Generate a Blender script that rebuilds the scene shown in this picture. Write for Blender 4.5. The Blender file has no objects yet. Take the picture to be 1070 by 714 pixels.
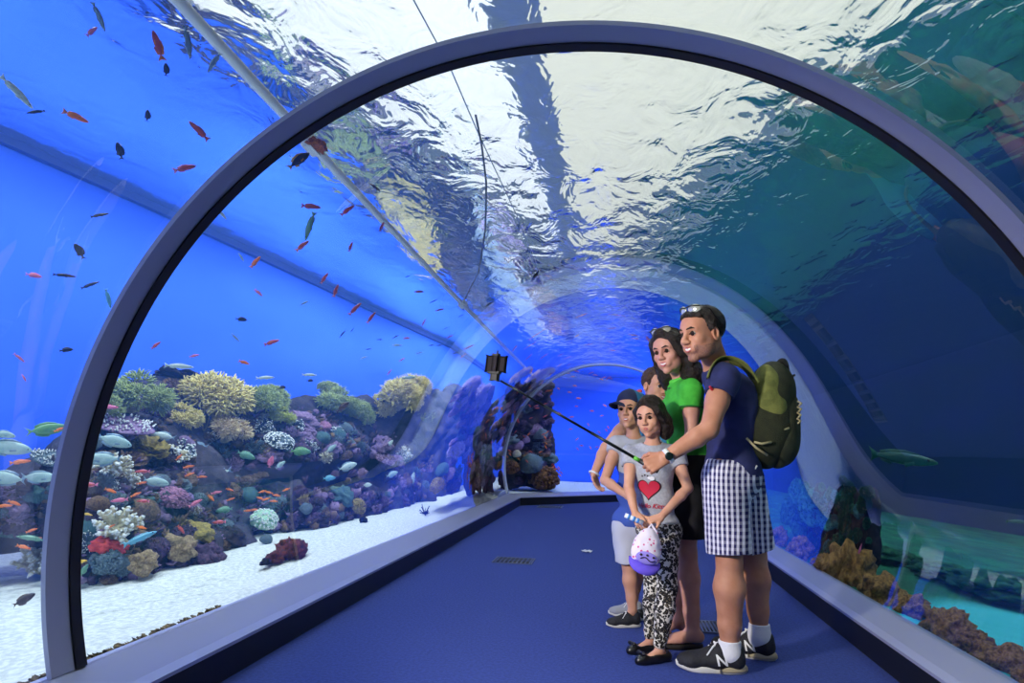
import bpy, bmesh, math, random
import numpy as np
from mathutils import Vector, Matrix, noise as mnoise
C = bpy.context.scene.collection
SC = bpy.context.scene
rng = random.Random(7)
PI = math.pi

# ------------------------------------------------------------------ camera and tunnel measures (metres)
FPX, PITCH, YAW, ROLL = 713.0, .1559, .1481, .027
HCAM = 1.023
RY, RW = 2.234, .104            # first ring, its width
CX, CZ, R = -.2048, .7512, 1.795  # tunnel tube
HG = .1964                      # glass starts this high
XL, XR = -1.656, 1.323          # carpet edges
HB = math.sqrt(R*R-(CZ-HG)**2)  # half width at the foot of the glass
GL, GR = CX-HB, CX+HB
ZS = 4.6                        # water surface
YB, TURN = 12.1, math.radians(43)
_F = np.array([-math.sin(YAW)*math.cos(PITCH), math.cos(YAW)*math.cos(PITCH), math.sin(PITCH)])
_R0 = np.array([math.cos(YAW), math.sin(YAW), 0.]); _U0 = np.cross(_R0, _F)
_RX = _R0*math.cos(ROLL)+_U0*math.sin(ROLL); _UY = -_R0*math.sin(ROLL)+_U0*math.cos(ROLL)
_O = np.array([0, 0, HCAM])

def ray(x, y):
    d = _F+_RX*(x-535)/FPX-_UY*(y-357)/FPX
    return d/np.linalg.norm(d)
def air(x, y, Y):               # point of the view line at depth Y inside the tunnel
    d = ray(x, y); return Vector(_O+d*(Y/d[1]))
def water(x, y):                # view line after the bend of light at the acrylic
    d = ray(x, y); ox, oz = -CX, HCAM-CZ
    a = d[0]**2+d[2]**2; b = d[0]*ox+d[2]*oz; c = ox*ox+oz*oz-R*R
    t = (-b+math.sqrt(b*b-a*c))/a
    P = _O+d*t; n = np.array([P[0]-CX, 0, P[2]-CZ])/R
    ci = d@n; e = 1/1.33
    return P, e*d+(math.sqrt(1-e*e*(1-ci*ci))-e*ci)*n
def wat(x, y, t):               # point t metres into the water
    P, d = water(x, y); return Vector(P+d*t)
def wplane(x, y, ax, v):
    P, d = water(x, y); return Vector(P+d*((v-P[ax])/d[ax]))

cam = bpy.data.objects.new('camera', bpy.data.cameras.new('camera')); C.objects.link(cam)
cam.matrix_world = Matrix(((_RX[0], _UY[0], -_F[0], 0), (_RX[1], _UY[1], -_F[1], 0), (_RX[2], _UY[2], -_F[2], HCAM), (0, 0, 0, 1)))
cam.data.sensor_width = 36; cam.data.lens = 36*FPX/1070; cam.data.clip_start = .02; cam.data.clip_end = 200
SC.camera = cam
SC.view_settings.view_transform = 'Standard'; SC.view_settings.look = 'None'; SC.view_settings.gamma = 1
SC.view_settings.use_curve_mapping = False; SC.view_settings.exposure = 0
cy = SC.cycles
cy.max_bounces = 14; cy.transmission_bounces = 12; cy.transparent_max_bounces = 16; cy.diffuse_bounces = 3; cy.glossy_bounces = 6
cy.sample_clamp_indirect = 4; cy.sample_clamp_direct = 0; cy.use_denoising = True; cy.blur_glossy = .3

# ------------------------------------------------------------------ helpers
def lin(c):
    return tuple(((v/255)/12.92 if v/255 <= .04045 else ((v/255+.055)/1.055)**2.4) for v in c)
def mat(name, rgb=(128, 128, 128), rough=.6, metal=0., rgb2=None, scale=8., lo=.4, hi=.6, bump=0., bscale=40., spec=.5, detail=4., kind='noise', coat=0.):
    m = bpy.data.materials.get(name)
    if m: return m
    m = bpy.data.materials.new(name); m.use_nodes = True
    nt = m.node_tree; b = nt.nodes['Principled BSDF']
    b.inputs['Base Color'].default_value = (*lin(rgb), 1); b.inputs['Roughness'].default_value = rough
    b.inputs['Metallic'].default_value = metal; b.inputs['Specular IOR Level'].default_value = spec
    b.inputs['Coat Weight'].default_value = coat
    tc = nt.nodes.new('ShaderNodeTexCoord')
    def tex(sc, k):
        if k == 'voronoi':
            t = nt.nodes.new('ShaderNodeTexVoronoi'); t.inputs['Scale'].default_value = sc
            nt.links.new(tc.outputs['Object'], t.inputs['Vector']); return t.outputs['Distance']
        t = nt.nodes.new('ShaderNodeTexNoise'); t.inputs['Scale'].default_value = sc; t.inputs['Detail'].default_value = detail
        nt.links.new(tc.outputs['Object'], t.inputs['Vector']); return t.outputs['Fac']
    if rgb2:
        r = nt.nodes.new('ShaderNodeValToRGB'); r.color_ramp.elements[0].position = lo; r.color_ramp.elements[1].position = hi
        r.color_ramp.elements[0].color = (*lin(rgb), 1); r.color_ramp.elements[1].color = (*lin(rgb2), 1)
        nt.links.new(tex(scale, kind), r.inputs['Fac']); nt.links.new(r.outputs['Color'], b.inputs['Base Color'])
    if bump:
        bp = nt.nodes.new('ShaderNodeBump'); bp.inputs['Strength'].default_value = bump; bp.inputs['Distance'].default_value = .02
        nt.links.new(tex(bscale, kind), bp.inputs['Height']); nt.links.new(bp.outputs['Normal'], b.inputs['Normal'])
    return m
def link(name, verts, faces, m=None, parent=None, smooth=True, fmat=None):
    me = bpy.data.meshes.new(name); me.from_pydata([tuple(v) for v in verts], [], [tuple(f) for f in faces]); me.update()
    if smooth: me.polygons.foreach_set('use_smooth', [True]*len(me.polygons))
    for x in (m if isinstance(m, (list, tuple)) else [m] if m else []): me.materials.append(x)
    if fmat is not None: me.polygons.foreach_set('material_index', fmat)
    o = bpy.data.objects.new(name, me); C.objects.link(o)
    if parent: o.parent = parent
    return o
def tag(o, label=None, cat=None, group=None, kind=None):
    if label: o['label'] = label
    if cat: o['category'] = cat
    if group: o['group'] = group
    if kind: o['kind'] = kind
    return o
def thing(name, label, cat, loc=(0, 0, 0), group=None):
    o = bpy.data.objects.new(name, None); C.objects.link(o); o.location = loc; o.empty_display_size = .05
    return tag(o, label, cat, group)
def path_at(off, ys):           # points of a line running along the tunnel, `off` sideways of its centre
    c, s = math.cos(TURN), math.sin(TURN); pts = []
    yb = YB-off*math.tan(TURN/2)
    for y in ys:
        if y <= 0: pts.append((CX+off, yb+y))
        else: pts.append((CX+off+s*y, yb+c*y))
    return pts
def sweep(profile, ys, closed=False):   # profile [(off, z)], swept along the bent tunnel; ys measured from the bend
    V = []; n = len(profile)
    for i in range(len(ys)):
        for off, z in profile:
            x, y = path_at(off, [ys[i]])[0] if ys[i] else path_at(off, [0])[0]
            V.append((x, y, z))
    Fc = []
    m = n if closed else n-1
    for i in range(len(ys)-1):
        for j in range(m):
            a = i*n+j; b = i*n+(j+1) % n
            Fc.append((a, b, b+n, a+n))
    return V, Fc

# ------------------------------------------------------------------ acrylic, water surface
def glass_mat(name, boost, ior=1.33, ripple=False):
    m = bpy.data.materials.new(name); m.use_nodes = True; nt = m.node_tree; nt.nodes.clear()
    out = nt.nodes.new('ShaderNodeOutputMaterial')
    g = nt.nodes.new('ShaderNodeBsdfGlass'); g.inputs['Roughness'].default_value = 0; g.inputs['IOR'].default_value = ior
    g.inputs['Color'].default_value = (1, 1, 1, 1)
    last = g.outputs[0]
    if boost:
        gl = nt.nodes.new('ShaderNodeBsdfGlossy'); gl.inputs['Roughness'].default_value = 0
        mx = nt.nodes.new('ShaderNodeMixShader'); lw = nt.nodes.new('ShaderNodeLayerWeight'); lw.inputs[0].default_value = .5
        pw = nt.nodes.new('ShaderNodeMath'); pw.operation = 'POWER'; pw.inputs[1].default_value = 2.2; nt.links.new(lw.outputs['Facing'], pw.inputs[0])
        ma = nt.nodes.new('ShaderNodeMath'); ma.operation = 'MULTIPLY_ADD'; ma.inputs[1].default_value = boost*.8; ma.inputs[2].default_value = boost*.4; ma.use_clamp = True; nt.links.new(pw.outputs[0], ma.inputs[0]); nt.links.new(ma.outputs[0], mx.inputs[0])
        nt.links.new(last, mx.inputs[1]); nt.links.new(gl.outputs[0], mx.inputs[2]); last = mx.outputs[0]
    if ripple:
        tc = nt.nodes.new('ShaderNodeTexCoord'); mp = nt.nodes.new('ShaderNodeMapping'); mp.inputs['Scale'].default_value = (1, 1.0, 1)
        nt.links.new(tc.outputs['Object'], mp.inputs['Vector'])
        n1 = nt.nodes.new('ShaderNodeTexNoise'); n1.inputs['Scale'].default_value = 2.6; n1.inputs['Detail'].default_value = 3.4; n1.inputs['Roughness'].default_value = .47; n1.inputs['Distortion'].default_value = .6
        nt.links.new(mp.outputs[0], n1.inputs['Vector'])
        bp = nt.nodes.new('ShaderNodeBump'); bp.inputs['Strength'].default_value = 1; bp.inputs['Distance'].default_value = RIP
        nt.links.new(n1.outputs['Fac'], bp.inputs['Height']); nt.links.new(bp.outputs[0], g.inputs['Normal'])
    nt.links.new(last, out.inputs['Surface'])
    return m
RIP = .027
acry = glass_mat('acrylic', .17)
surfm = glass_mat('water surface', 0, ripple=True)
a0 = math.asin((HG-CZ)/R)
prof = [(R*math.cos(t), CZ+R*math.sin(t)) for t in np.linspace(a0, PI-a0, 120)]
TUN = []
for nm, ys in (('window_1', [-17, -13, -9, -6, -3, -1.5, 0]), ('window_2', [0, 1.5, 3, 5, 7, 9])):
    V, Fc = sweep(prof, ys); w = link(nm, V, Fc, acry); tag(w, 'clear acrylic tunnel wall curving over the walkway', kind='structure'); TUN.append(w)
    me = w.data; p0 = me.polygons[len(me.polygons)//2]; q0 = [v.co for v in me.vertices[:len(prof)]]
    mid = Vector((sum(me.vertices[i].co.x for i in p0.vertices)/4, 0, 0)); ins = (Vector((CX, p0.center.y, CZ)) if nm == 'window_1' else Vector((CX+math.tan(TURN)*(p0.center.y-YB), p0.center.y, CZ)))
    if (ins-p0.center).dot(p0.normal) < 0: me.flip_normals()
s = link('water_surface', [(-9.6, -5, ZS), (12, -5, ZS), (12, 17, ZS), (-9.6, 17, ZS)], [(0, 1, 2, 3)], surfm); tag(s, kind='structure')

# ------------------------------------------------------------------ tank walls, hall
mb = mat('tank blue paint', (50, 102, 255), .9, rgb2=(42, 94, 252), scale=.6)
md = mat('tank shaded blue', (6, 26, 70), .9, rgb2=(6, 34, 50), scale=.8)  # low light of the right tank put into the wall colour
WL = [(-9.5, -5), (-4.7, 10.5), (-4.7, 17)]
def wall_x(y): return float(np.interp(y, [q[1] for q in WL], [q[0] for q in WL]))
def wall(name, pts, m, z1):
    V = [(x, y, z) for x, y in pts for z in (-.3, z1)]
    link(name, V, [(2*i, 2*i+2, 2*i+3, 2*i+1) for i in range(len(pts)-1)], m, smooth=False)['kind'] = 'structure'
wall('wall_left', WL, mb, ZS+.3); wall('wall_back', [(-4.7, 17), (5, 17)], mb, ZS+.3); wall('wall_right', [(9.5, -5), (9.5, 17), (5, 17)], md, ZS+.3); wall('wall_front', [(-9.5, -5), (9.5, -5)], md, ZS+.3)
edge = mat('tank edge blue', (24, 50, 150), .7)
V = []
for x, y in WL[:2]+[(-4.7, 16.5)]: V += [(x+.02, y, ZS-.10), (x+.10, y, ZS-.10), (x+.10, y, ZS+.25), (x+.02, y, ZS+.25)]
link('trim_3', V, [(i*4+j, i*4+(j+1) % 4, i*4+4+(j+1) % 4, i*4+4+j) for i in range(2) for j in range(4)], edge, smooth=False)['kind'] = 'structure'
def emis(name, rgb, st):
    m = bpy.data.materials.new(name); m.use_nodes = True; nt = m.node_tree; nt.nodes.clear()
    o = nt.nodes.new('ShaderNodeOutputMaterial'); e = nt.nodes.new('ShaderNodeEmission'); e.inputs[0].default_value = (*lin(rgb), 1); e.inputs[1].default_value = st
    nt.links.new(e.outputs[0], o.inputs[0]); m.cycles.emission_sampling = 'NONE'; return m
sky = emis('skylight', (246, 250, 236), 1.1)
hallp = mat('hall plaster', (168, 184, 200), .9)
HZ = 10
link('ceiling', [(-22, -6, HZ), (30, -6, HZ), (30, 40, HZ), (-22, 40, HZ)], [(0, 1, 2, 3)], hallp)['kind'] = 'structure'
sky3 = emis('side skylight', (236, 244, 250), 1.5)
for i, (x0, x1, m_) in enumerate(((-1.55, 26, sky), (-30, -3.3, sky3), )):
    link('window_%d' % (i+3), [(x0, -5, HZ-.1), (x1, -5, HZ-.1), (x1, 24, HZ-.1), (x0, 24, HZ-.1)], [(0, 1, 2, 3)], m_)['kind'] = 'structure'
wd = bpy.data.worlds.new('world'); SC.world = wd; wd.use_nodes = True
wd.node_tree.nodes['Background'].inputs[0].default_value = (.5, .6, .7, 1); wd.node_tree.nodes['Background'].inputs[1].default_value = .9
# ------------------------------------------------------------------ floor, curbs, rails, ring
carpet = mat('carpet', (46, 66, 142), .95, rgb2=(37, 55, 126), scale=60, bump=.3, bscale=400)
link('floor', [(-6, -5, 0), (9, -5, 0), (9, 20, 0), (-6, 20, 0)], [(0, 1, 2, 3)], carpet)['kind'] = 'structure'
YS = [-17, -12, -8, -4, 0, 4, 9]
black = mat('curb dark', (7, 8, 15), .5)
steel = mat('brushed steel', (168, 171, 198), .4, metal=.35)
for side, xe, gx, nm in ((-1, XL, GL, 'left'), (1, XR, GR, 'right')):
    e, g = xe-CX, gx-CX
    V, Fc = sweep([(e, 0), (e, HG-.055), (e+.02*side, HG-.055), (e+.02*side, 0)], YS, True)
    link('baseboard_'+nm, V, Fc, black, smooth=False)['kind'] = 'structure'
    V, Fc = sweep([(e-.006*side, HG-.06), (e-.006*side, HG-.045), (e+.03*side, HG-.028), (g-.02*side, HG+.004), (g+.03*side, HG+.004), (g+.03*side, -.1), (e+.021*side, -.1), (e+.021*side, HG-.06)], YS, True)
    link('trim_%d' % (1 if side < 0 else 2), V, Fc, steel, smooth=False)['kind'] = 'structure'
def arc_band(y0, y1, r0, r1, a, b, n=140):
    V = []
    for t in np.linspace(a, b, n):
        for r, y in ((r0, y0), (r1, y0), (r1, y1), (r0, y1)): V.append((CX+r*math.cos(t), y, CZ+r*math.sin(t)))
    Fc = [(i*4+j, i*4+(j+1) % 4, i*4+4+(j+1) % 4, i*4+4+j) for i in range(n-1) for j in range(4)]
    Fc += [(3, 2, 1, 0), tuple(4*(n-1)+q for q in range(4))]
    return V, Fc
ring = thing('arch_ring', 'grey steel arch ring clamped inside the acrylic tunnel nearest the camera', 'arch', (CX, RY, HG))
V, Fc = arc_band(RY, RY+RW, R-.022, R-.004, a0, PI-a0); o = link('band', [Vector(v)-ring.location for v in V], Fc, steel, ring, smooth=False)
gask = mat('black rubber and pit shade', (10, 11, 16), .5)
V, Fc = arc_band(RY+RW, RY+RW+.05, R-.03, R-.004, a0, PI-a0); o = link('gasket', [Vector(v)-ring.location for v in V], Fc, gask, ring, smooth=False)
sand = mat('white sand', (224, 226, 220), .95, rgb2=(196, 200, 196), scale=30, bump=.5, bscale=120)
def bed(name, side, g, width, m, zf, ny=110, nt=46):
    ys = np.concatenate([np.linspace(-16, 0, ny), np.linspace(.3, 9, 20)]); V = []
    for y in ys:
        for t in np.linspace(0, 1, nt):
            off = g-CX+side*(.03+width*t**1.4)
            x, yy = path_at(off, [y])[0]; yy = min(yy, 16.95); x = max(x, wall_x(yy)+.03) if side < 0 else min(x, 9.4); yy = max(yy, -4.9); V.append((x, yy, zf(x, yy, width*t**1.4)))
    Fc = [(i*nt+j, i*nt+j+1, i*nt+nt+j+1, i*nt+nt+j) for i in range(len(ys)-1) for j in range(nt-1)]
    return link(name, V, Fc, m)
def zl(x, y, t):
    n = mnoise.noise(Vector((x*1.7, y*1.7, 0)))*.03+mnoise.noise(Vector((x*6, y*6, 3)))*.012
    return HG-.015-.07*min(1, t/.5)+n*min(1, t/.15+.2)
bed('sand_bed', -1, GL, 7.2, sand, zl)['kind'] = 'stuff'
tealsand = mat('weedy seabed', (34, 132, 92), .95, rgb2=(18, 96, 74), scale=2.5, bump=.6, bscale=14)
nt = tealsand.node_tree; bs_ = nt.nodes['Principled BSDF']; src = bs_.inputs['Base Color'].links[0].from_socket
tc_ = nt.nodes.new('ShaderNodeTexCoord'); sp_ = nt.nodes.new('ShaderNodeVectorMath'); sp_.operation = 'DISTANCE'; sp_.inputs[1].default_value = (2.2, 2.6, .1); nt.links.new(tc_.outputs['Object'], sp_.inputs[0])
rp_ = nt.nodes.new('ShaderNodeValToRGB'); rp_.color_ramp.elements[0].position = .40; rp_.color_ramp.elements[1].position = .46; rp_.color_ramp.elements[0].color = (1, 1, 1, 1); rp_.color_ramp.elements[1].color = (0, 0, 0, 1)
dv_ = nt.nodes.new('ShaderNodeMath'); dv_.operation = 'DIVIDE'; dv_.inputs[1].default_value = 4.6; nt.links.new(sp_.outputs['Value'], dv_.inputs[0]); nt.links.new(dv_.outputs[0], rp_.inputs[0])
mx_ = nt.nodes.new('ShaderNodeMix'); mx_.data_type = 'RGBA'; mx_.inputs[7].default_value = (*lin((70, 205, 215)), 1); nt.links.new(rp_.outputs[0], mx_.inputs[0]); nt.links.new(src, mx_.inputs[6]); nt.links.new(mx_.outputs[2], bs_.inputs['Base Color'])
bed('seabed', 1, GR, 7.6, tealsand, lambda x, y, t: zl(x, y, t)-.05)['kind'] = 'stuff'

# ------------------------------------------------------------------ lights
def spot(name, loc, to, energy, rgb, size=150, blend=.6, rad=0.):
    l = bpy.data.lights.new(name, 'SPOT'); l.energy = energy; l.color = rgb; l.spot_size = math.radians(size); l.spot_blend = blend; l.shadow_soft_size = rad
    o = bpy.data.objects.new(name, l); C.objects.link(o); o.location = loc
    o.rotation_euler = (Vector(to)-Vector(loc)).to_track_quat('-Z', 'Y').to_euler(); return o
for i, y in enumerate((-.5, 2, 4.5, 7, 9.5, 12)):  # unseen spots added under the surface to light the left tank
    spot('added_tank_light', (-3.3, y, ZS-.12), (-5.2, y+.3, .6), 400, (.88, .95, 1))
for x, y in ((3.4, 1), (3.4, 5), (3.4, 9), (6.2, 3), (6.2, 7)):  # weaker unseen spots added over the right seabed
    spot('added_tank_light', (x, y, ZS-.12), (x, y, 0), 75, (.4, .8, 1), 130)
spot('added_tank_light', (2, 15, ZS-.12), (2, 17, 1), 900, (.25, .42, 1))  # unseen blue spot added for the far back wall
spot('added_tank_light', (-2.7, 8.3, ZS-.12), (-2.7, 11, 1), 650, (.9, .95, 1), 70)  # this and the next two: unseen spots added to brighten the far pillars
spot('added_tank_light', (-2.9, 11.3, ZS-.12), (-2.2, 14, 1), 420, (.9, .95, 1), 80)
spot('added_tank_light', (0, 13.2, ZS-.12), (-1.4, 14.6, 1.2), 300, (.9, .95, 1), 80)
key = spot('added_key', (-1.62, 1.25, 1.7), (.4, 3.6, .95), 380, (1, .95, .88), 80, .8, .12)  # unseen spot added for the people, stands in for light from the left tank
# ------------------------------------------------------------------ the water's haze
wm = bpy.data.materials.new('sea water'); wm.use_nodes = True; nt = wm.node_tree; nt.nodes.clear()
out = nt.nodes.new('ShaderNodeOutputMaterial'); vs = nt.nodes.new('ShaderNodeVolumeScatter'); va = nt.nodes.new('ShaderNodeVolumeAbsorption'); ad = nt.nodes.new('ShaderNodeAddShader')
vs.inputs['Color'].default_value = (.10, .35, 1, 1); vs.inputs['Density'].default_value = .035; vs.inputs['Anisotropy'].default_value = .2
va.inputs['Color'].default_value = (.05, .55, 1, 1); va.inputs['Density'].default_value = .06
nt.links.new(vs.outputs[0], ad.inputs[0]); nt.links.new(va.outputs[0], ad.inputs[1]); nt.links.new(ad.outputs[0], out.inputs['Volume'])
inner = [((R+.02)*math.cos(t), CZ+(R+.02)*math.sin(t)) for t in np.linspace(a0, PI-a0, 60)]
pr = [(4.6, -.25), (4.6, ZS-.45), (-4.35, ZS-.45), (-4.35, -.25), (GL-CX-.04, -.25)]+inner[::-1]+[(GR-CX+.04, -.25)]
V, Fc = sweep(pr, [-16.9, -12, -8, -4, 0, 2, 4.0], True)
n = len(pr); Fc += [tuple(range(n))[::-1], tuple(6*n+q for q in range(n))]
o = link('sea_water', V, Fc, wm, smooth=False); o['kind'] = 'stuff'
bm = bmesh.new(); bm.from_mesh(o.data); bmesh.ops.recalc_face_normals(bm, faces=bm.faces); bm.to_mesh(o.data); bm.free()
cy.volume_bounces = 1
# ------------------------------------------------------------------ smooth solids (for bodies, clothes, rocks)
def V3(*a): return np.array(a, float)
def A(px, py, Y): return np.array(air(px, py, Y))
def unit(v): v = np.asarray(v, float); return v/np.linalg.norm(v)
class Solid:
    def __init__(s, k=.02): s.ops = []; s.k = k
    def rc(s, a, ra, b, rb, k=None, cuts=(), sub=False):
        s.ops.append(('rc', np.asarray(a, float), ra, np.asarray(b, float), rb, s.k if k is None else k, cuts, sub)); return s
    def chain(s, pts, rs, k=None, cuts=()):
        for i in range(len(pts)-1): s.rc(pts[i], rs[i], pts[i+1], rs[i+1], k, cuts)
        return s
    def el(s, c, r, rot=None, k=None, cuts=(), sub=False):
        s.ops.append(('el', np.asarray(c, float), np.asarray(r, float), np.eye(3) if rot is None else np.asarray(rot, float), 0, s.k if k is None else k, cuts, sub)); return s
    def cut(s, n, p, k=.004): # keep the side the normal points away from
        s.ops.append(('cut', unit(n), np.asarray(p, float), 0, 0, k, (), True)); return s
    def bounds(s):
        lo = np.full(3, 1e9); hi = -lo
        for o in s.ops:
            if o[7]: continue
            if o[0] == 'rc':
                for p, r in ((o[1], o[2]), (o[3], o[4])): lo = np.minimum(lo, p-r); hi = np.maximum(hi, p+r)
            else:
                e = np.abs(o[3].T)@o[2]; lo = np.minimum(lo, o[1]-e); hi = np.maximum(hi, o[1]+e)
        return lo, hi
    def field(s, h):
        lo, hi = s.bounds(); lo = lo-3*h; hi = hi+3*h
        n = np.ceil((hi-lo)/h).astype(int)+1
        F = np.full(n, .2, np.float32)
        ax = [lo[i]+h*np.arange(n[i]) for i in range(3)]
        for o in s.ops:
            kind, k, cuts, sub = o[0], max(o[5], 1e-5), o[6], o[7]
            m = k+3*h
            if kind == 'cut':
                d = ((ax[0][:, None, None]-o[2][0])*o[1][0]+(ax[1][None, :, None]-o[2][1])*o[1][1]+(ax[2][None, None, :]-o[2][2])*o[1][2]).astype(np.float32)
                hh = np.clip(.5-.5*(F-d)/k, 0, 1); F[:] = F+(d-F)*hh+k*hh*(1-hh); continue
            if kind == 'rc': b0 = np.minimum(o[1]-o[2], o[3]-o[4])-m; b1 = np.maximum(o[1]+o[2], o[3]+o[4])+m
            else: e = np.abs(o[3].T)@o[2]; b0 = o[1]-e-m; b1 = o[1]+e+m
            i0 = np.clip(np.floor((b0-lo)/h).astype(int), 0, n); i1 = np.clip(np.ceil((b1-lo)/h).astype(int)+1, 0, n)
            if (i1 <= i0).any(): continue
            sl = tuple(slice(a, b) for a, b in zip(i0, i1))
            X = ax[0][sl[0]][:, None, None].astype(np.float32); Y = ax[1][sl[1]][None, :, None].astype(np.float32); Z = ax[2][sl[2]][None, None, :].astype(np.float32)
            if kind == 'rc':
                a, ra, b, rb = o[1:5]; ab = b-a; L = ab@ab+1e-12
                x, y, z = X-np.float32(a[0]), Y-np.float32(a[1]), Z-np.float32(a[2])
                t = np.clip((x*ab[0]+y*ab[1]+z*ab[2])/L, 0, 1).astype(np.float32)
                d = np.sqrt((x-t*ab[0])**2+(y-t*ab[1])**2+(z-t*ab[2])**2)-(ra+(rb-ra)*t)
            else:
                c, r, M = o[1:4]; x, y, z = X-np.float32(c[0]), Y-np.float32(c[1]), Z-np.float32(c[2])
                u = [M[i, 0]*x+M[i, 1]*y+M[i, 2]*z for i in range(3)]
                k0 = np.sqrt(sum((u[i]/r[i])**2 for i in range(3))); k1 = np.sqrt(sum((u[i]/r[i]**2)**2 for i in range(3)))+1e-6
                d = k0*(k0-1)/k1
            d = d.astype(np.float32)
            for nn, pp in cuts:
                d = np.maximum(d, ((X-pp[0])*nn[0]+(Y-pp[1])*nn[1]+(Z-pp[2])*nn[2]).astype(np.float32))
            G = F[sl]
            if sub:
                hh = np.clip(.5-.5*(G+d)/k, 0, 1); F[sl] = G+(-d-G)*hh+k*hh*(1-hh)
            else:
                hh = np.clip(.5+.5*(d-G)/k, 0, 1); F[sl] = d+(G-d)*hh-k*hh*(1-hh)
        return F, lo
    def mesh(s, name, h, m, parent=None, origin=None, noise=None, smooth=1):
        F, lo = s.field(h); V, Q = surfnet(F, lo, h)
        if smooth:
            for _ in range(smooth):
                acc = np.zeros_like(V); cnt = np.zeros(len(V))
                for a, b in ((0, 1), (1, 2), (2, 3), (3, 0)):
                    np.add.at(acc, Q[:, a], V[Q[:, b]]); np.add.at(acc, Q[:, b], V[Q[:, a]]); np.add.at(cnt, Q[:, a], 1); np.add.at(cnt, Q[:, b], 1)
                V = V*.5+.5*acc/np.maximum(cnt, 1)[:, None]
        if noise is not None: V = noise(V)
        if origin is None and parent is not None: origin = parent.location
        if origin is not None: V = V-np.array(origin)
        me = bpy.data.meshes.new(name)
        me.vertices.add(len(V)); me.vertices.foreach_set('co', V.astype(np.float32).ravel())
        me.loops.add(len(Q)*4); me.loops.foreach_set('vertex_index', Q.astype(np.int32).ravel())
        me.polygons.add(len(Q)); me.polygons.foreach_set('loop_start', np.arange(0, len(Q)*4, 4, dtype=np.int32))
        me.polygons.foreach_set('use_smooth', np.ones(len(Q), bool)); me.update(); me.validate()
        for x in (m if isinstance(m, (list, tuple)) else [m]): me.materials.append(x)
        o = bpy.data.objects.new(name, me); C.objects.link(o)
        if parent is not None: o.parent = parent
        elif origin is not None: o.location = origin
        return o
def surfnet(F, lo, h):
    S = F < 0; n = np.array(F.shape)
    c = np.zeros(n-1, np.uint8)
    for i in (0, 1):
        for j in (0, 1):
            for k in (0, 1): c += S[i:n[0]-1+i, j:n[1]-1+j, k:n[2]-1+k]
    act = (c > 0) & (c < 8); I = np.argwhere(act); idx = np.full(n-1, -1, np.int32); idx[act] = np.arange(len(I))
    pos = np.zeros((len(I), 3)); cnt = np.zeros(len(I))
    for ax in range(3):
        for u in (0, 1):
            for v in (0, 1):
                o0 = np.zeros(3, int); o1, o2 = [q for q in range(3) if q != ax]; o0[o1] = u; o0[o2] = v
                p = I+o0; q = p.copy(); q[:, ax] += 1
                a = F[p[:, 0], p[:, 1], p[:, 2]]; b = F[q[:, 0], q[:, 1], q[:, 2]]
                mk = (a < 0) != (b < 0); t = np.where(mk, a/np.where(mk, a-b, 1), 0)
                w = p.astype(float); w[:, ax] += t; pos[mk] += w[mk]; cnt[mk] += 1
    V = lo+h*(pos/cnt[:, None]); Q = []
    for ax in range(3):
        o1, o2 = [(1, 2), (2, 0), (0, 1)][ax]
        sl0 = [slice(None)]*3; sl1 = [slice(None)]*3
        sl0[ax] = slice(0, n[ax]-1); sl1[ax] = slice(1, n[ax])
        df = S[tuple(sl0)] != S[tuple(sl1)]
        E = np.argwhere(df); E = E[(E[:, o1] > 0) & (E[:, o2] > 0) & (E[:, o1] < n[o1]-1) & (E[:, o2] < n[o2]-1)]
        fl = S[E[:, 0], E[:, 1], E[:, 2]]
        def cell(d1, d2):
            e = E.copy(); e[:, o1] -= d1; e[:, o2] -= d2; return idx[e[:, 0], e[:, 1], e[:, 2]]
        q = np.stack([cell(1, 1), cell(0, 1), cell(0, 0), cell(1, 0)], -1); q[~fl] = q[~fl][:, ::-1]; Q.append(q)
    return V, np.concatenate(Q)
def basis(fwd, up):             # rows: left, forward, up
    f = unit(fwd); u = unit(np.asarray(up)-f*(np.asarray(up)@f)); return np.stack([np.cross(u, f), f, u])
def wrinkle(amp, sc, seed=0):
    def fn(V):
        out = V.copy()
        for i in range(len(V)):
            v = V[i]; out[i] += amp*np.array(mnoise.noise_vector(Vector((v[0]*sc+seed, v[1]*sc, v[2]*sc*.8))))
        return out
    return fn
def loft(name, rings, m, parent=None, cap=True, smooth=True):   # rings: equal lists of points
    n = len(rings[0]); V = [p for r in rings for p in r]
    if parent is not None: V = [np.asarray(p)-np.array(parent.location) for p in V]
    Fc = [(i*n+j, i*n+(j+1) % n, i*n+n+(j+1) % n, i*n+n+j) for i in range(len(rings)-1) for j in range(n)]
    if cap: Fc += [tuple(range(n))[::-1], tuple((len(rings)-1)*n+j for j in range(n))]
    return link(name, V, Fc, m, parent, smooth)
def tube(name, pts, r, m, parent=None, n=8, closed=False):
    pts = [np.asarray(p, float) for p in pts]; rings = []; up = V3(.123, .2, .97)
    for i, p in enumerate(pts):
        t = unit(pts[min(i+1, len(pts)-1)]-pts[max(i-1, 0)]); a = unit(np.cross(t, up)); b = np.cross(t, a)
        rr = r[i] if isinstance(r, (list, tuple, np.ndarray)) else r
        rings.append([p+rr*(a*math.cos(q)+b*math.sin(q)) for q in np.linspace(0, 2*PI, n, False)])
    return loft(name, rings, m, parent)
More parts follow.
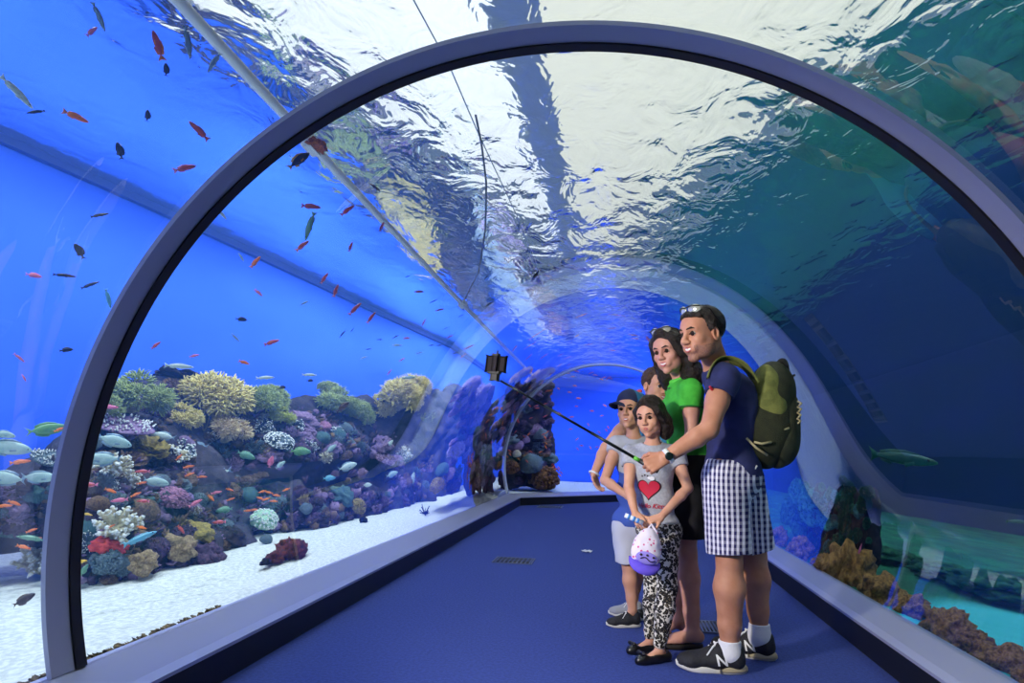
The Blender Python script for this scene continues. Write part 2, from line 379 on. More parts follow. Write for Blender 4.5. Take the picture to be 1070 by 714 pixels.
# ------------------------------------------------------------------ people
HV = .0045
def skin_mat(name, rgb, rgb2):
    m = mat(name, rgb, .5, rgb2=rgb2, scale=14, lo=.35, hi=.7, spec=.35)
    b = m.node_tree.nodes['Principled BSDF']; b.inputs['Subsurface Weight'].default_value = .0
    return m
SK = {'man': skin_mat('tanned skin', (196, 140, 112), (180, 120, 92)), 'woman': skin_mat('fair skin', (214, 158, 138), (202, 142, 122)), 'child': skin_mat('child skin', (214, 160, 132), (204, 146, 118))}
eyew = mat('eye white', (225, 222, 218), .2); iris = mat('dark brown iris', (38, 24, 18), .15); brow = mat('eyebrow hair', (32, 22, 18), .8)
lipm = mat('lips', (176, 92, 86), .45); lipw = mat('rosy lips', (190, 84, 92), .4); toothm = mat('teeth', (238, 234, 226), .3)
def hair_mat(name, rgb, rgb2):
    return mat(name, rgb, .45, rgb2=rgb2, scale=70, bump=.6, bscale=140, spec=.4)
hdark = hair_mat('dark brown hair', (22, 16, 15), (44, 30, 25)); hbrown = hair_mat('brown hair', (52, 34, 24), (84, 56, 38))

class Head:                      # local axes: left, forward, up; unit = metres of an adult head, times s
    def __init__(h, c, fwd, up, s): h.c = np.asarray(c, float); h.B = basis(fwd, up); h.s = s
    def p(h, x, y, z): return h.c+h.s*(h.B.T@V3(x, y, z))
    def add(h, S, smile=0, jaw=1., nose=1.):
        e = lambda c, r, k=.016, **q: S.el(h.p(*c), np.array(r)*h.s, h.B, k*h.s, **q)
        r = lambda a, ra, b, rb, k=.012, **q: S.rc(h.p(*a), ra*h.s, h.p(*b), rb*h.s, k*h.s, **q)
        e((0, -.018, .035), (.074, .094, .084))
        e((0, .026, -.035), (.061, .064, .078*1), .03)
        e((0, .05, .035), (.058, .042, .05), .03)
        for q in (1, -1):
            e((q*.037*jaw, .02, -.066), (.026, .042, .03), .03)
            e((q*.036, .058, -.026), (.024, .026, .022), .02)
            r((q*.012, .088, .022), .009, (q*.042, .072, .022), .008, .016)
            e((q*.076, -.008, -.01), (.009, .019, .031), .006)
            e((q*.079, -.004, -.008), (.005, .010, .017), .004, sub=True)
            e((q*.030, .094, .003), (.019, .014, .012), .012, sub=True)
            e((q*.014*nose, .100, -.033), (.009, .011, .008), .008)
            e((q*.026, .078, -.055), (.012, .012, .016), .014)
        r((0, .088, .012), .0085, (0, .110*1, -.028), .0115*nose, .012)
        e((0, .068, -.103), (.024*jaw, .022, .018), .022)
        e((0, .080, -.064), (.026+.008*smile, .014, .018), .014)
        for q in (1, -1): e((q*(.040+.003*smile), .062, -.032+.004*smile), (.016, .012+.004*smile, .014), .016)
    def parts(h, P, lips=lipm, smile=0, gaze=(0, 0), lids=0., skin=None, browm=brow):
        s = h.s
        for q in (1, -1):
            e = Solid(.001); c = h.p(q*.0305, .0795, .003)
            o = ball('eye', c, .0125*s, [eyew, iris], P, h.B, gaze)
            b = Solid(.004*s)
            b.rc(h.p(q*.014, .097, .0235), .0036*s, h.p(q*.034, .091, .028), .0042*s); b.rc(h.p(q*.034, .091, .028), .0042*s, h.p(q*.050, .077, .0215), .0024*s)
            b.mesh('eyebrow', .0018*s, browm, P)
            l = Solid(.002*s); z = .0085-.009*lids
            l.rc(h.p(q*.018, .0905, z-.003), .0022*s, h.p(q*.031, .0935, z+.0015), .003*s); l.rc(h.p(q*.031, .0935, z+.0015), .003*s, h.p(q*.0455, .084, z-.003), .0022*s)
            l.mesh('eyelid', .0014*s, [browm], P)
        w = .021+.011*smile; up = .009*smile; g = .0065*smile
        u = Solid(.003*s)
        arc = lambda t, z0, dz: h.p(w*t, .0955-.013*abs(t)**2.2-.002*smile*abs(t), z0+dz*abs(t)**1.6)
        for z0, dz, r0 in ((-.0575, .0+up-.0045, .0034), (-.0675-g, .0055+up+g, .0040)):
            for i in range(6):
                t0, t1 = -1+i/3, -1+(i+1)/3
                u.rc(arc(t0, z0, dz), r0*(1-.45*abs(t0))*s, arc(t1, z0, dz), r0*(1-.45*abs(t1))*s)
        u.mesh('lips', .0016*s, lips, P)
        if smile >= .5:
            t_ = Solid(.002*s)
            for i in range(6):
                t0, t1 = -.84+i*.28, -.84+(i+1)*.28; zz = -.0620-g*.4
                t_.rc(arc(t0, zz, up+.002)-s*.003*h.B[1], (.0028+.0035*smile)*(1-.6*abs(t0)**2)*s, arc(t1, zz, up+.002)-s*.003*h.B[1], (.0028+.0035*smile)*(1-.6*abs(t1)**2)*s)
            t_.mesh('teeth', .0015*s, toothm, P)
def ball(name, c, r, mats, P, B, gaze=(0, 0)):
    V = []; Fc = []; fm = []; nu, nv = 14, 10
    for i in range(nv+1):
        th = PI*i/nv
        for j in range(nu):
            ph = 2*PI*j/nu; d = V3(math.sin(th)*math.cos(ph)+gaze[0]*.5*(1-i/nv), math.cos(th), math.sin(th)*math.sin(ph)+gaze[1]*.5*(1-i/nv)); V.append(np.asarray(c)+r*(B.T@unit(d))-np.array(P.location))
    for i in range(nv):
        for j in range(nu): Fc.append((i*nu+j, i*nu+nu+j, i*nu+nu+(j+1) % nu, i*nu+(j+1) % nu)); fm.append(1 if i < 4 else 0)
    return link(name, V, Fc, mats, P, True, fm)
def hand(S, w, d, n, side, s=1., curl=(.5, .5, .5, .5), thumb=.5, spread=.0):
    """wrist w, pointing d, palm normal n (the way the palm looks); side: roughly where the thumb sits"""
    d = unit(d); n = unit(np.asarray(n)-d*(np.asarray(n)@d)); c_ = np.cross(d, n); t = c_ if c_@np.asarray(side) > 0 else -c_
    q = lambda a, b, c: np.asarray(w)+s*(d*a+t*b+n*c)
    for i, (b, L) in enumerate(((.030, .086), (.010, .090), (-.011, .086), (-.030, .078))):
        S.rc(q(.0, b*.55, 0), .0145*s, q(L, b, -.002), .0115*s, .010*s)
    S.rc(q(.015, .022, .008), .017*s, q(.045, .03, .010), .013*s, .012*s)
    tips = []
    for i, (b, L, ln, r) in enumerate(((.030, .086, .070, .0088), (.010, .090, .078, .0092), (-.011, .086, .072, .0088), (-.030, .078, .056, .0078))):
        p = q(L, b, -.002); ang = 0
        for j, fr in enumerate((.45, .31, .24)):
            ang += curl[i]*(1.0, 1.15, .8)[j]
            dirv = d*math.cos(ang)+n*math.sin(ang)+t*spread*(b/.03)*.3
            p2 = p+s*ln*fr*dirv; S.rc(p, r*s*(1-.07*j), p2, r*s*(1-.07*(j+1)), .003*s); p = p2
        tips.append(p)
    p = q(.022, .026, .008); a = .9-.3*thumb
    dv = unit(d*math.cos(a)+t*math.sin(a)+n*.35*thumb)
    p2 = p+s*.042*dv; S.rc(p, .0135*s, p2, .0105*s, .008*s)
    dv2 = unit(dv+n*thumb*.9+d*.25-t*.5*thumb); p3 = p2+s*.030*dv2; S.rc(p2, .0105*s, p3, .0095*s, .004*s)
    dv3 = unit(dv2+n*thumb*.4-t*.4*thumb); p4 = p3+s*.024*dv3; S.rc(p3, .0095*s, p4, .0078*s, .004*s)
    return tips, p4
def leg(S, hip, knee, ank, s=1., thigh=.082, calf=.056, kr=.05, bare=True):
    S.rc(hip, thigh*s, knee, kr*s, .03*s)
    k, a = np.asarray(knee), np.asarray(ank)
    S.rc(k, kr*s, k+(a-k)*.33, calf*s, .02*s); S.rc(k+(a-k)*.33, calf*s, k+(a-k)*.75, calf*.72*s, .02*s); S.rc(k+(a-k)*.75, calf*.72*s, a, .036*s, .02*s)
def arm(S, sh, el, wr, s=1., ru=.048, re=.038, rf=.04, rw=.026):
    sh, el, wr = map(np.asarray, (sh, el, wr))
    S.rc(sh, ru*1.08*s, sh+(el-sh)*.45, ru*s, .03*s); S.rc(sh+(el-sh)*.45, ru*s, el, re*s, .02*s)
    S.rc(el, re*s, el+(wr-el)*.28, rf*s, .015*s); S.rc(el+(wr-el)*.28, rf*s, wr, rw*s, .015*s)
def foot(S, ank, d, s=1., z0=.012):
    d = unit(V3(d[0], d[1], 0)); l = V3(-d[1], d[0], 0); a = np.asarray(ank); g = V3(a[0], a[1], z0)
    S.rc(g-d*.032*s+V3(0, 0, .03*s), .029*s, a, .034*s, .02*s)
    S.rc(a-V3(0, 0, .01*s), .034*s, g+d*.10*s+V3(0, 0, .022*s), .026*s, .02*s)
    for i, (b, L, r) in enumerate(((-.024, .175, .015), (-.010, .178, .0105), (.003, .170, .010), (.015, .16, .0095), (.026, .145, .009))):
        S.rc(g+d*.07*s+l*b*.8*s+V3(0, 0, .02*s), .019*s, g+d*(L-.035)*s+l*b*1.1*s+V3(0, 0, .014*s), .013*s, .012*s)
        S.rc(g+d*(L-.035)*s+l*b*1.1*s+V3(0, 0, .014*s), .012*s, g+d*L*s+l*b*1.15*s+V3(0, 0, .009*s), r*s, .004*s)
def torso(S, pel, che, neck, shs, B, s=1., w=1., d=1., inf=0., belly=1., lo=True):
    pel, che, neck = map(np.asarray, (pel, che, neck)); mid = (pel+che)/2
    S.el(che, np.array((.150*w, .108*d, .165))*s+inf, B, .05*s); S.el(mid+B[1]*.01*(belly-1), np.array((.135*w, .098*d*belly, .15))*s+inf, B, .06*s)
    if lo: S.el(pel, np.array((.152*w, .115*d, .125))*s+inf, B, .05*s)
    for h in shs: S.rc(neck-V3(0, 0, .055*s), .05*s+inf, h, .052*s+inf, .05*s)
def hang(p, d=V3(0, 0, -1)): return p
def below(z): return (V3(0, 0, -1), V3(0, 0, z))      # keeps what lies above z
def above(z): return (V3(0, 0, 1), V3(0, 0, z))       # keeps what lies below z
def endcut(a, b, f):            # keeps the a end of a limb
    a, b = np.asarray(a), np.asarray(b); return (unit(b-a), a+(b-a)*f)

def plaid(name, base, line, sc):
    m = bpy.data.materials.new(name); m.use_nodes = True; nt = m.node_tree; b = nt.nodes['Principled BSDF']; b.inputs['Roughness'].default_value = .9
    tc = nt.nodes.new('ShaderNodeTexCoord'); mp = nt.nodes.new('ShaderNodeMapping'); nt.links.new(tc.outputs['Object'], mp.inputs['Vector']); mp.inputs['Rotation'].default_value = (0, 0, .35)
    last = None
    for ax, s_, w_ in ((0, sc, .8), (2, sc*.75, .22)):
        wv = nt.nodes.new('ShaderNodeTexWave'); wv.bands_direction = 'XYZ'[ax]; wv.inputs['Scale'].default_value = s_; wv.inputs['Distortion'].default_value = 1.2; wv.inputs['Detail Scale'].default_value = .8
        nt.links.new(mp.outputs[0], wv.inputs['Vector'])
        r = nt.nodes.new('ShaderNodeValToRGB'); r.color_ramp.elements[0].position = .45; r.color_ramp.elements[1].position = .62; r.color_ramp.elements[1].color = (w_, w_, w_, 1)
        nt.links.new(wv.outputs['Fac'], r.inputs[0])
        if last is None: last = r.outputs[0]
        else:
            ad = nt.nodes.new('ShaderNodeMath'); ad.operation = 'ADD'; ad.use_clamp = True; nt.links.new(last, ad.inputs[0]); nt.links.new(r.outputs[0], ad.inputs[1]); last = ad.outputs[0]
    mx = nt.nodes.new('ShaderNodeMix'); mx.data_type = 'RGBA'; mx.inputs[6].default_value = (*lin(base), 1); mx.inputs[7].default_value = (*lin(line), 1)
    nt.links.new(last, mx.inputs[0]); nt.links.new(mx.outputs[2], b.inputs['Base Color']); return m
def leopard(name):
    m = bpy.data.materials.new(name); m.use_nodes = True; nt = m.node_tree; b = nt.nodes['Principled BSDF']; b.inputs['Roughness'].default_value = .8
    tc = nt.nodes.new('ShaderNodeTexCoord'); nz = nt.nodes.new('ShaderNodeTexNoise'); nz.inputs['Scale'].default_value = 30
    nt.links.new(tc.outputs['Object'], nz.inputs['Vector'])
    mxv = nt.nodes.new('ShaderNodeMix'); mxv.data_type = 'RGBA'; mxv.blend_type = 'LINEAR_LIGHT'; mxv.inputs[0].default_value = .02
    nt.links.new(tc.outputs['Object'], mxv.inputs[6]); nt.links.new(nz.outputs['Color'], mxv.inputs[7])
    v = nt.nodes.new('ShaderNodeTexVoronoi'); v.inputs['Scale'].default_value = 64; nt.links.new(mxv.outputs[2], v.inputs['Vector'])
    r = nt.nodes.new('ShaderNodeValToRGB'); e = r.color_ramp.elements
    e[0].position = 0; e[0].color = (*lin((150, 132, 108)), 1); e[1].position = .28; e[1].color = (*lin((16, 15, 18)), 1)
    q = e.new(.56); q.color = (*lin((18, 17, 20)), 1); q = e.new(.62); q.color = (*lin((222, 216, 204)), 1)
    nt.links.new(v.outputs['Distance'], r.inputs[0]); nt.links.new(r.outputs[0], b.inputs['Base Color']); return m

soleW = mat('white rubber sole', (225, 222, 212), .6); soleT = mat('tan sole', (190, 176, 142), .6); shoeB = mat('black shoe mesh', (22, 22, 28), .75, rgb2=(34, 34, 42), scale=120); shoeG = mat('grey shoe', (150, 152, 160), .7)
laceW = mat('white laces', (235, 235, 235), .7); sockW = mat('white sock', (232, 232, 236), .9, bump=.3, bscale=200)
def sneaker(P, heel, d, L=.29, up=shoeB, so=soleW, tan=None, lace=laceW, letter=None, out=1):
    heel = V3(heel[0], heel[1], 0); d = unit(V3(d[0], d[1], 0)); l = V3(-d[1], d[0], 0); s = L/.29
    q = lambda a, b, c: heel+s*(d*a+l*b)+V3(0, 0, c*s)
    S = Solid(.025*s)
    for b in (.012, -.012):
        S.rc(q(.045, b, .05), .034*s, q(.12, b, .05), .034*s); S.rc(q(.12, b*1.6, .045), .032*s, q(.225, b*1.8, .038), .030*s); S.rc(q(.225, b*1.5, .036), .028*s, q(.258, b*.5, .034), .026*s)
    S.rc(q(.045, 0, .06), .035*s, q(.04, 0, .092), .032*s); S.rc(q(.06, 0, .075), .036*s, q(.115, 0, .078), .034*s); S.rc(q(.115, 0, .078), .034*s, q(.19, 0, .05), .03*s)
    S.rc(q(.07, 0, .14), .03*s, q(.075, 0, .09), .030*s, .004, sub=True)
    S.cut(V3(0, 0, -1), V3(0, 0, .018*s))
    sh = S.mesh('shoe', .004, up, P)
    outl = []
    for t in np.linspace(0, 2*PI, 40, False):
        a = .145-.147*math.cos(t); wdt = .048*math.sin(t)*(1+.12*(-math.cos(t)))*(1-.22*math.exp(-((a-.12)/.05)**2)); outl.append((a, wdt+.004*math.sin(PI*a/.29)))
    rings = [[q(.145+(a-.145)*f, b*f, z+(.012*max(0, a-.22)/.07 if z > .0 else .010*max(0, (a-.235))/.055)) for a, b in outl] for f, z in ((.94, .0), (1, .006), (1.01, .022), (.97, .03))]
    so_ = loft('sole', rings, so, sh)
    so_.location = -Vector(sh.location)
    o2 = so_
    for v in o2.data.vertices: v.co -= Vector(P.location)
    if tan:
        rg = [[q(.145+(a-.145)*f, b*f, z) for a, b in [(max(-.006, min(.115, a)), b*1.05) for a, b in outl]] for f, z in ((1.0, .008), (1.03, .014), (1.02, .026), (.98, .034))]
        t_ = loft('heel_wedge', rg, tan, sh)
        for v in t_.data.vertices: v.co -= Vector(P.location)
    if lace:
        ls = Solid(.003)
        for i in range(4):
            a = .125+.022*i; z = .112-.017*i+.002
            ls.rc(q(a, .024, z-.012), .0045*s, q(a+.006, 0, z+.004), .0045*s); ls.rc(q(a+.006, 0, z+.004), .0045*s, q(a, -.024, z-.012), .0045*s)
        ls.rc(q(.118, 0, .116), .005*s, q(.14, .03*out, .105), .004*s); ls.rc(q(.14, .03*out, .105), .004*s, q(.165, .045*out, .075), .004*s)
        o = ls.mesh('laces', .003, lace, sh, origin=P.location); o.location = (0, 0, 0)
    if letter:
        o = text_on(letter, q(.105, .06*out, .056), d*(-1 if out > 0 else 1)*1., V3(0, 0, 1)+d*.2, .062*s, laceW, sh, P, l*out, 'shoe_letter', bold=.0016); project(o, sh, l*out, P, .0035)
    return sh
def text_on(txt, c, right, up, size, m, parent, P, nrm, name, bold=0., shear=0., bend=None, depth=.0):
    cu = bpy.data.curves.new(name, 'FONT'); cu.body = txt; cu.size = size; cu.align_x = 'CENTER'; cu.align_y = 'CENTER'; cu.offset = bold; cu.extrude = depth; cu.shear = shear
    o = bpy.data.objects.new(name, cu); C.objects.link(o); dg = bpy.context.evaluated_depsgraph_get(); dg.update()
    me = bpy.data.meshes.new_from_object(o.evaluated_get(dg)); bpy.data.objects.remove(o)
    right = unit(right); nrm = unit(nrm); up = unit(np.asarray(up)-nrm*(np.asarray(up)@nrm)); right = unit(right-nrm*(right@nrm))
    for v in me.vertices:
        x, y, z = v.co; w = np.asarray(c)+right*x+up*y+nrm*z
        if bend: w = bend(w)
        v.co = Vector(w)-P.location
    bm = bmesh.new(); bm.from_mesh(me); bmesh.ops.triangulate(bm, faces=bm.faces)
    for _ in range(4):
        lg = [e for e in bm.edges if e.calc_length() > size*.12]
        if lg: bmesh.ops.subdivide_edges(bm, edges=lg, cuts=1); bmesh.ops.triangulate(bm, faces=bm.faces)
    bm.to_mesh(me); bm.free()
    me.materials.clear(); me.materials.append(m); me.name = name
    o = bpy.data.objects.new(name, me); C.objects.link(o); o.parent = parent; return o
def project(o, target, nrm, P, gap=.003):   # lays a flat print onto the cloth below it
    from mathutils.bvhtree import BVHTree
    me = target.data; t = BVHTree.FromPolygons([v.co for v in me.vertices], [p.vertices for p in me.polygons]); n = Vector(unit(nrm))
    for v in o.data.vertices:
        h = t.ray_cast(v.co+n*.3, -n)
        if h[0]: v.co = h[0]+n*gap
def shades(name, label, H, lens, P=None, dy=.0, dz=0., frame=None):
    fr = frame or mat('dark glasses frame', (20, 18, 20), .3); t = thing(name, label, 'sunglasses', H.p(0, .05, .11))
    ln = mat('pale mirrored lens', lens, .12, metal=.5)
    for q in (1, -1):
        rings = []
        for f, oy in ((.2, .004), (.85, .002), (1, 0), (1, -.004), (.2, -.002)):
            rings.append([H.p(q*(.034+f*.029*math.cos(a)), .086+dy+oy-.020*((f*math.cos(a)*.029+.034)/.06)**2+.004*math.sin(a)*f-.3*f*.021*math.sin(a), .092+dz+f*.019*math.sin(a)) for a in np.linspace(0, 2*PI, 22, False)])
        loft('lens', rings, ln, t)
        tube('temple', [H.p(q*.063, .068+dy, .094+dz), H.p(q*.079, .03+dy, .082+dz), H.p(q*.083, -.02, .055), H.p(q*.081, -.045, .03)], .0035*H.s, fr, t)
    tube('bridge', [H.p(.063, .068+dy, .1+dz), H.p(.034, .088+dy, .106+dz), H.p(0, .098+dy, .1+dz), H.p(-.034, .088+dy, .106+dz), H.p(-.063, .068+dy, .1+dz)], .0032*H.s, fr, t)
    return t

stubm = mat('stubbled skin', (168, 118, 95), .6, rgb2=(128, 90, 76), scale=160, lo=.35, hi=.65)
def paint(o, P, H, test, idx=1):
    me = o.data; n = len(me.polygons); c = np.zeros(n*3, np.float32); me.polygons.foreach_get('center', c); c = c.reshape(-1, 3)+np.array(P.location)
    l = ((c-H.c)@H.B.T)/H.s; mi = np.zeros(n, np.int32)
    near = np.nonzero(np.linalg.norm(l, axis=1) < .2)[0]
    for i in near:
        if test(*l[i]): mi[i] = idx
    me.polygons.foreach_set('material_index', mi)
# ---- the man
def make_man():
    P = thing('person', 'tall person in a navy shirt and plaid shorts holding out the selfie stick', 'person', (A(765, 700, 3.65)[0], 3.65, 0))
    fw = unit(V3(-.93, -.30, 0)); B = basis(fw, (0, 0, 1)); L = B[0]
    neck = A(750, 383, 3.58); che = A(764, 425, 3.62); pel = A(765, 492, 3.64)
    sh = A(756, 396, 3.43); shf = A(754, 397, 3.80)
    elb, wr = A(741, 449, 3.33), A(696, 478, 3.32); elf, wrf = A(758, 450, 4.06), A(744, 458, 4.27)
    hipn, hipf = A(757, 500, 3.55), A(775, 500, 3.74)
    kn, an = A(762, 585, 3.54), A(762.5, 676, 3.565); kf, af = A(788, 580, 3.80), A(793.5, 658, 3.83)
    H = Head(A(733.5, 349, 3.42), (-.80, -.58, -.16), (-.10, -.06, 1), 1.12)
    S = Solid(.02); H.add(S, 1, 1.12, 1.15)
    S.rc(H.p(0, -.03, -.045), .060, neck-V3(0, 0, .02), .066, .03)
    torso(S, pel, che, neck, (sh, shf), B)
    arm(S, sh, elb, wr, 1.12); arm(S, shf, elf, wrf, 1.05)
    leg(S, hipn, kn, an, 1.18, calf=.062); leg(S, hipf, kf, af, 1.18, calf=.06)
    foot(S, an-V3(0, 0, .02), (-1, -.02), .75, .035); foot(S, af-V3(0, 0, .02), (-.93, .36), .75, .035)
    hd = unit(A(676, 487, 3.30)-wr)
    hand(S, wr+hd*.005, unit(hd+V3(0, .15, -.05)), V3(-.15, 1, -.35), V3(-.2, 0, 1), 1.02, (1.15, 1.2, 1.2, 1.2), .75)
    hand(S, wrf, (-.6, .1, -.6), (-.3, -1, 0), (-.8, 0, .6), 1., (.3, .3, .35, .4), .3)
    bo = S.mesh('body', HV, [SK['man'], stubm], P); paint(bo, P, H, lambda x, y, z: -.128 < z < -.05 and y > -.005 and (z < -.074 or abs(x) > .034 or (z > -.054 and abs(x) < .03)) and z < -.055+.55*max(0, .05-y)+.02*math.sin(x*300+y*170)*.3)
    H.parts(P, smile=1, gaze=(.0, -.3), lids=.55)
    # hair: short, dark
    h = Solid(.012); h.el(H.p(0, -.024, .040), np.array((.081, .099, .089))*H.s, H.B); fr_ = [H.p(q*.021, .070-.003*q*q, .088-.004*abs(q)) for q in (-2.6, -1.3, 0, 1.3, 2.6)]; h.rc(H.p(.075, .0, .0), .012, H.p(.074, .006, .03), .016); h.rc(H.p(-.075, .0, .0), .012, H.p(-.074, .006, .03), .016)
    h.el(H.p(0, .1, -.02), np.array((.068, .085, .076))*H.s, H.B, .006, sub=True)
    h.el(H.p(0, .05, -.085), np.array((.1, .09, .085))*H.s, H.B, .006, sub=True); h.cut(-H.B[2], H.p(0, 0, -.055))
    for q in (1, -1): h.el(H.p(q*.078, -.006, -.012), np.array((.02, .022, .032))*H.s, H.B, .004, sub=True)
    h.chain(fr_, [.012, .014, .015, .014, .012], .012)
    h.mesh('hair', .004, hdark, P, noise=wrinkle(.003, 90))
    stub = Solid(.012); stub.el(H.p(0, .026, -.067), np.array((.0635, .0665, .056))*H.s, H.B); stub.el(H.p(0, .067, -.103), np.array((.029, .026, .022))*H.s, H.B)
    shades('sunglasses', "sunglasses pushed up on the dark hair of the tallest person", H, (214, 214, 196), dz=.018, dy=-.02)
    # shirt
    nv = mat('navy cotton', (36, 42, 94), .85, rgb2=(28, 34, 80), scale=14)
    t = Solid(.02); torso(t, pel, che, neck, (sh, shf), B, inf=.018)
    for a, b in ((sh, elb), (shf, elf)): t.rc(a, .074, a+(b-a)*.75, .064, .04, cuts=(endcut(a, b, .32 if b is elb else .4),))
    t.rc(neck-V3(0, 0, .03), .066, neck+V3(-.02, -.02, .12), .075, .01, sub=True); t.cut(V3(0, 0, -1), pel+V3(0, 0, -.02))
    ts = t.mesh('t_shirt', .005, nv, P, noise=wrinkle(.006, 14))
    bd = Solid(.002); b0 = sh+(elb-sh)*.24+B[1]*.058+L*.035; bd.rc(b0, .007, b0+V3(-.012, -.012, .012), .006); bd.mesh('sleeve_emblem', .0025, mat('red thread', (196, 40, 60), .7), ts, origin=P.location)
    # shorts
    pl = plaid('plaid shorts cloth', (34, 30, 92), (228, 226, 240), 14)
    s = Solid(.03); s.el(pel-V3(0, 0, .02), (.165, .135, .15), B)
    for a, b in ((hipn, kn), (hipf, kf)):
        s.rc(a, .112, b+(b-a)*.12, .105, .05, cuts=(endcut(a, b, .92),))
    s.cut(V3(0, 0, 1), pel+V3(0, 0, .055))
    so = s.mesh('shorts', .005, pl, P, noise=wrinkle(.007, 10, 5))
    kn_ = mat('black key strap', (20, 20, 24), .6)
    w0 = pel+L*.13+B[1]*.06+V3(0, 0, .04); o = tube('key_strap', [w0, w0+L*.025+V3(.01, 0, -.04), w0+L*.03-B[1]*.02+V3(0, 0, -.09), w0+L*.03-B[1]*.07+V3(0, 0, -.06), w0+L*.025-B[1]*.11+V3(0, 0, -.01)], .0045, laceW, P)
    for a, nm in ((an, 1), (af, 2)):
        k = Solid(.02); k.rc(a+V3(0, 0, .035), .052, a-V3(0, 0, .03), .055); k.rc(a-V3(0, 0, .03), .052, V3(a[0], a[1], .05)+(V3(-.05, 0, 0) if nm == 1 else V3(-.045, .02, 0)), .045); k.cut(V3(0, 0, 1), a+V3(0, 0, .03))
        k.mesh('sock', .004, sockW, P)
    ha = V3(an[0]+.075, an[1], 0); sneaker(P, ha, (-1, .02), .325, tan=soleT, letter='N', out=1)
    hf = V3(af[0]+.075, af[1]-.02, 0); sneaker(P, hf, (-.93, .36), .325, tan=soleT, letter='N', out=1)
    # watch
    ax = unit(wr-elb); wc = wr-ax*.012
    r1 = basis(ax, L); rings = [[wc+ax*z+(r1[0]*math.cos(a)+r1[2]*math.sin(a))*(.033+o_) for a in np.linspace(0, 2*PI, 28, False)] for z, o_ in ((-.011, 0), (-.011, .004), (.011, .004), (.011, 0))]
    wst = loft('wrist_watch', rings, mat('pale watch strap', (226, 230, 228), .35, metal=.2), P)
    cdir = unit(r1[2]*.35+V3(0, -1, 0)); fc = wc+cdir*.037; fb = basis(cdir, ax)
    rings = [[fc+cdir*z+(fb[0]*math.cos(a)+fb[2]*math.sin(a))*r_ for a in np.linspace(0, 2*PI, 24, False)] for z, r_ in ((-.003, .019), (.004, .019), (.006, .015), (.0065, .001))]
    o = loft('watch_face', rings, mat('dark watch dial', (30, 46, 44), .2, metal=.4), wst)
    for v in o.data.vertices: v.co -= P.location
    return P, wr, hd, sh, neck, B

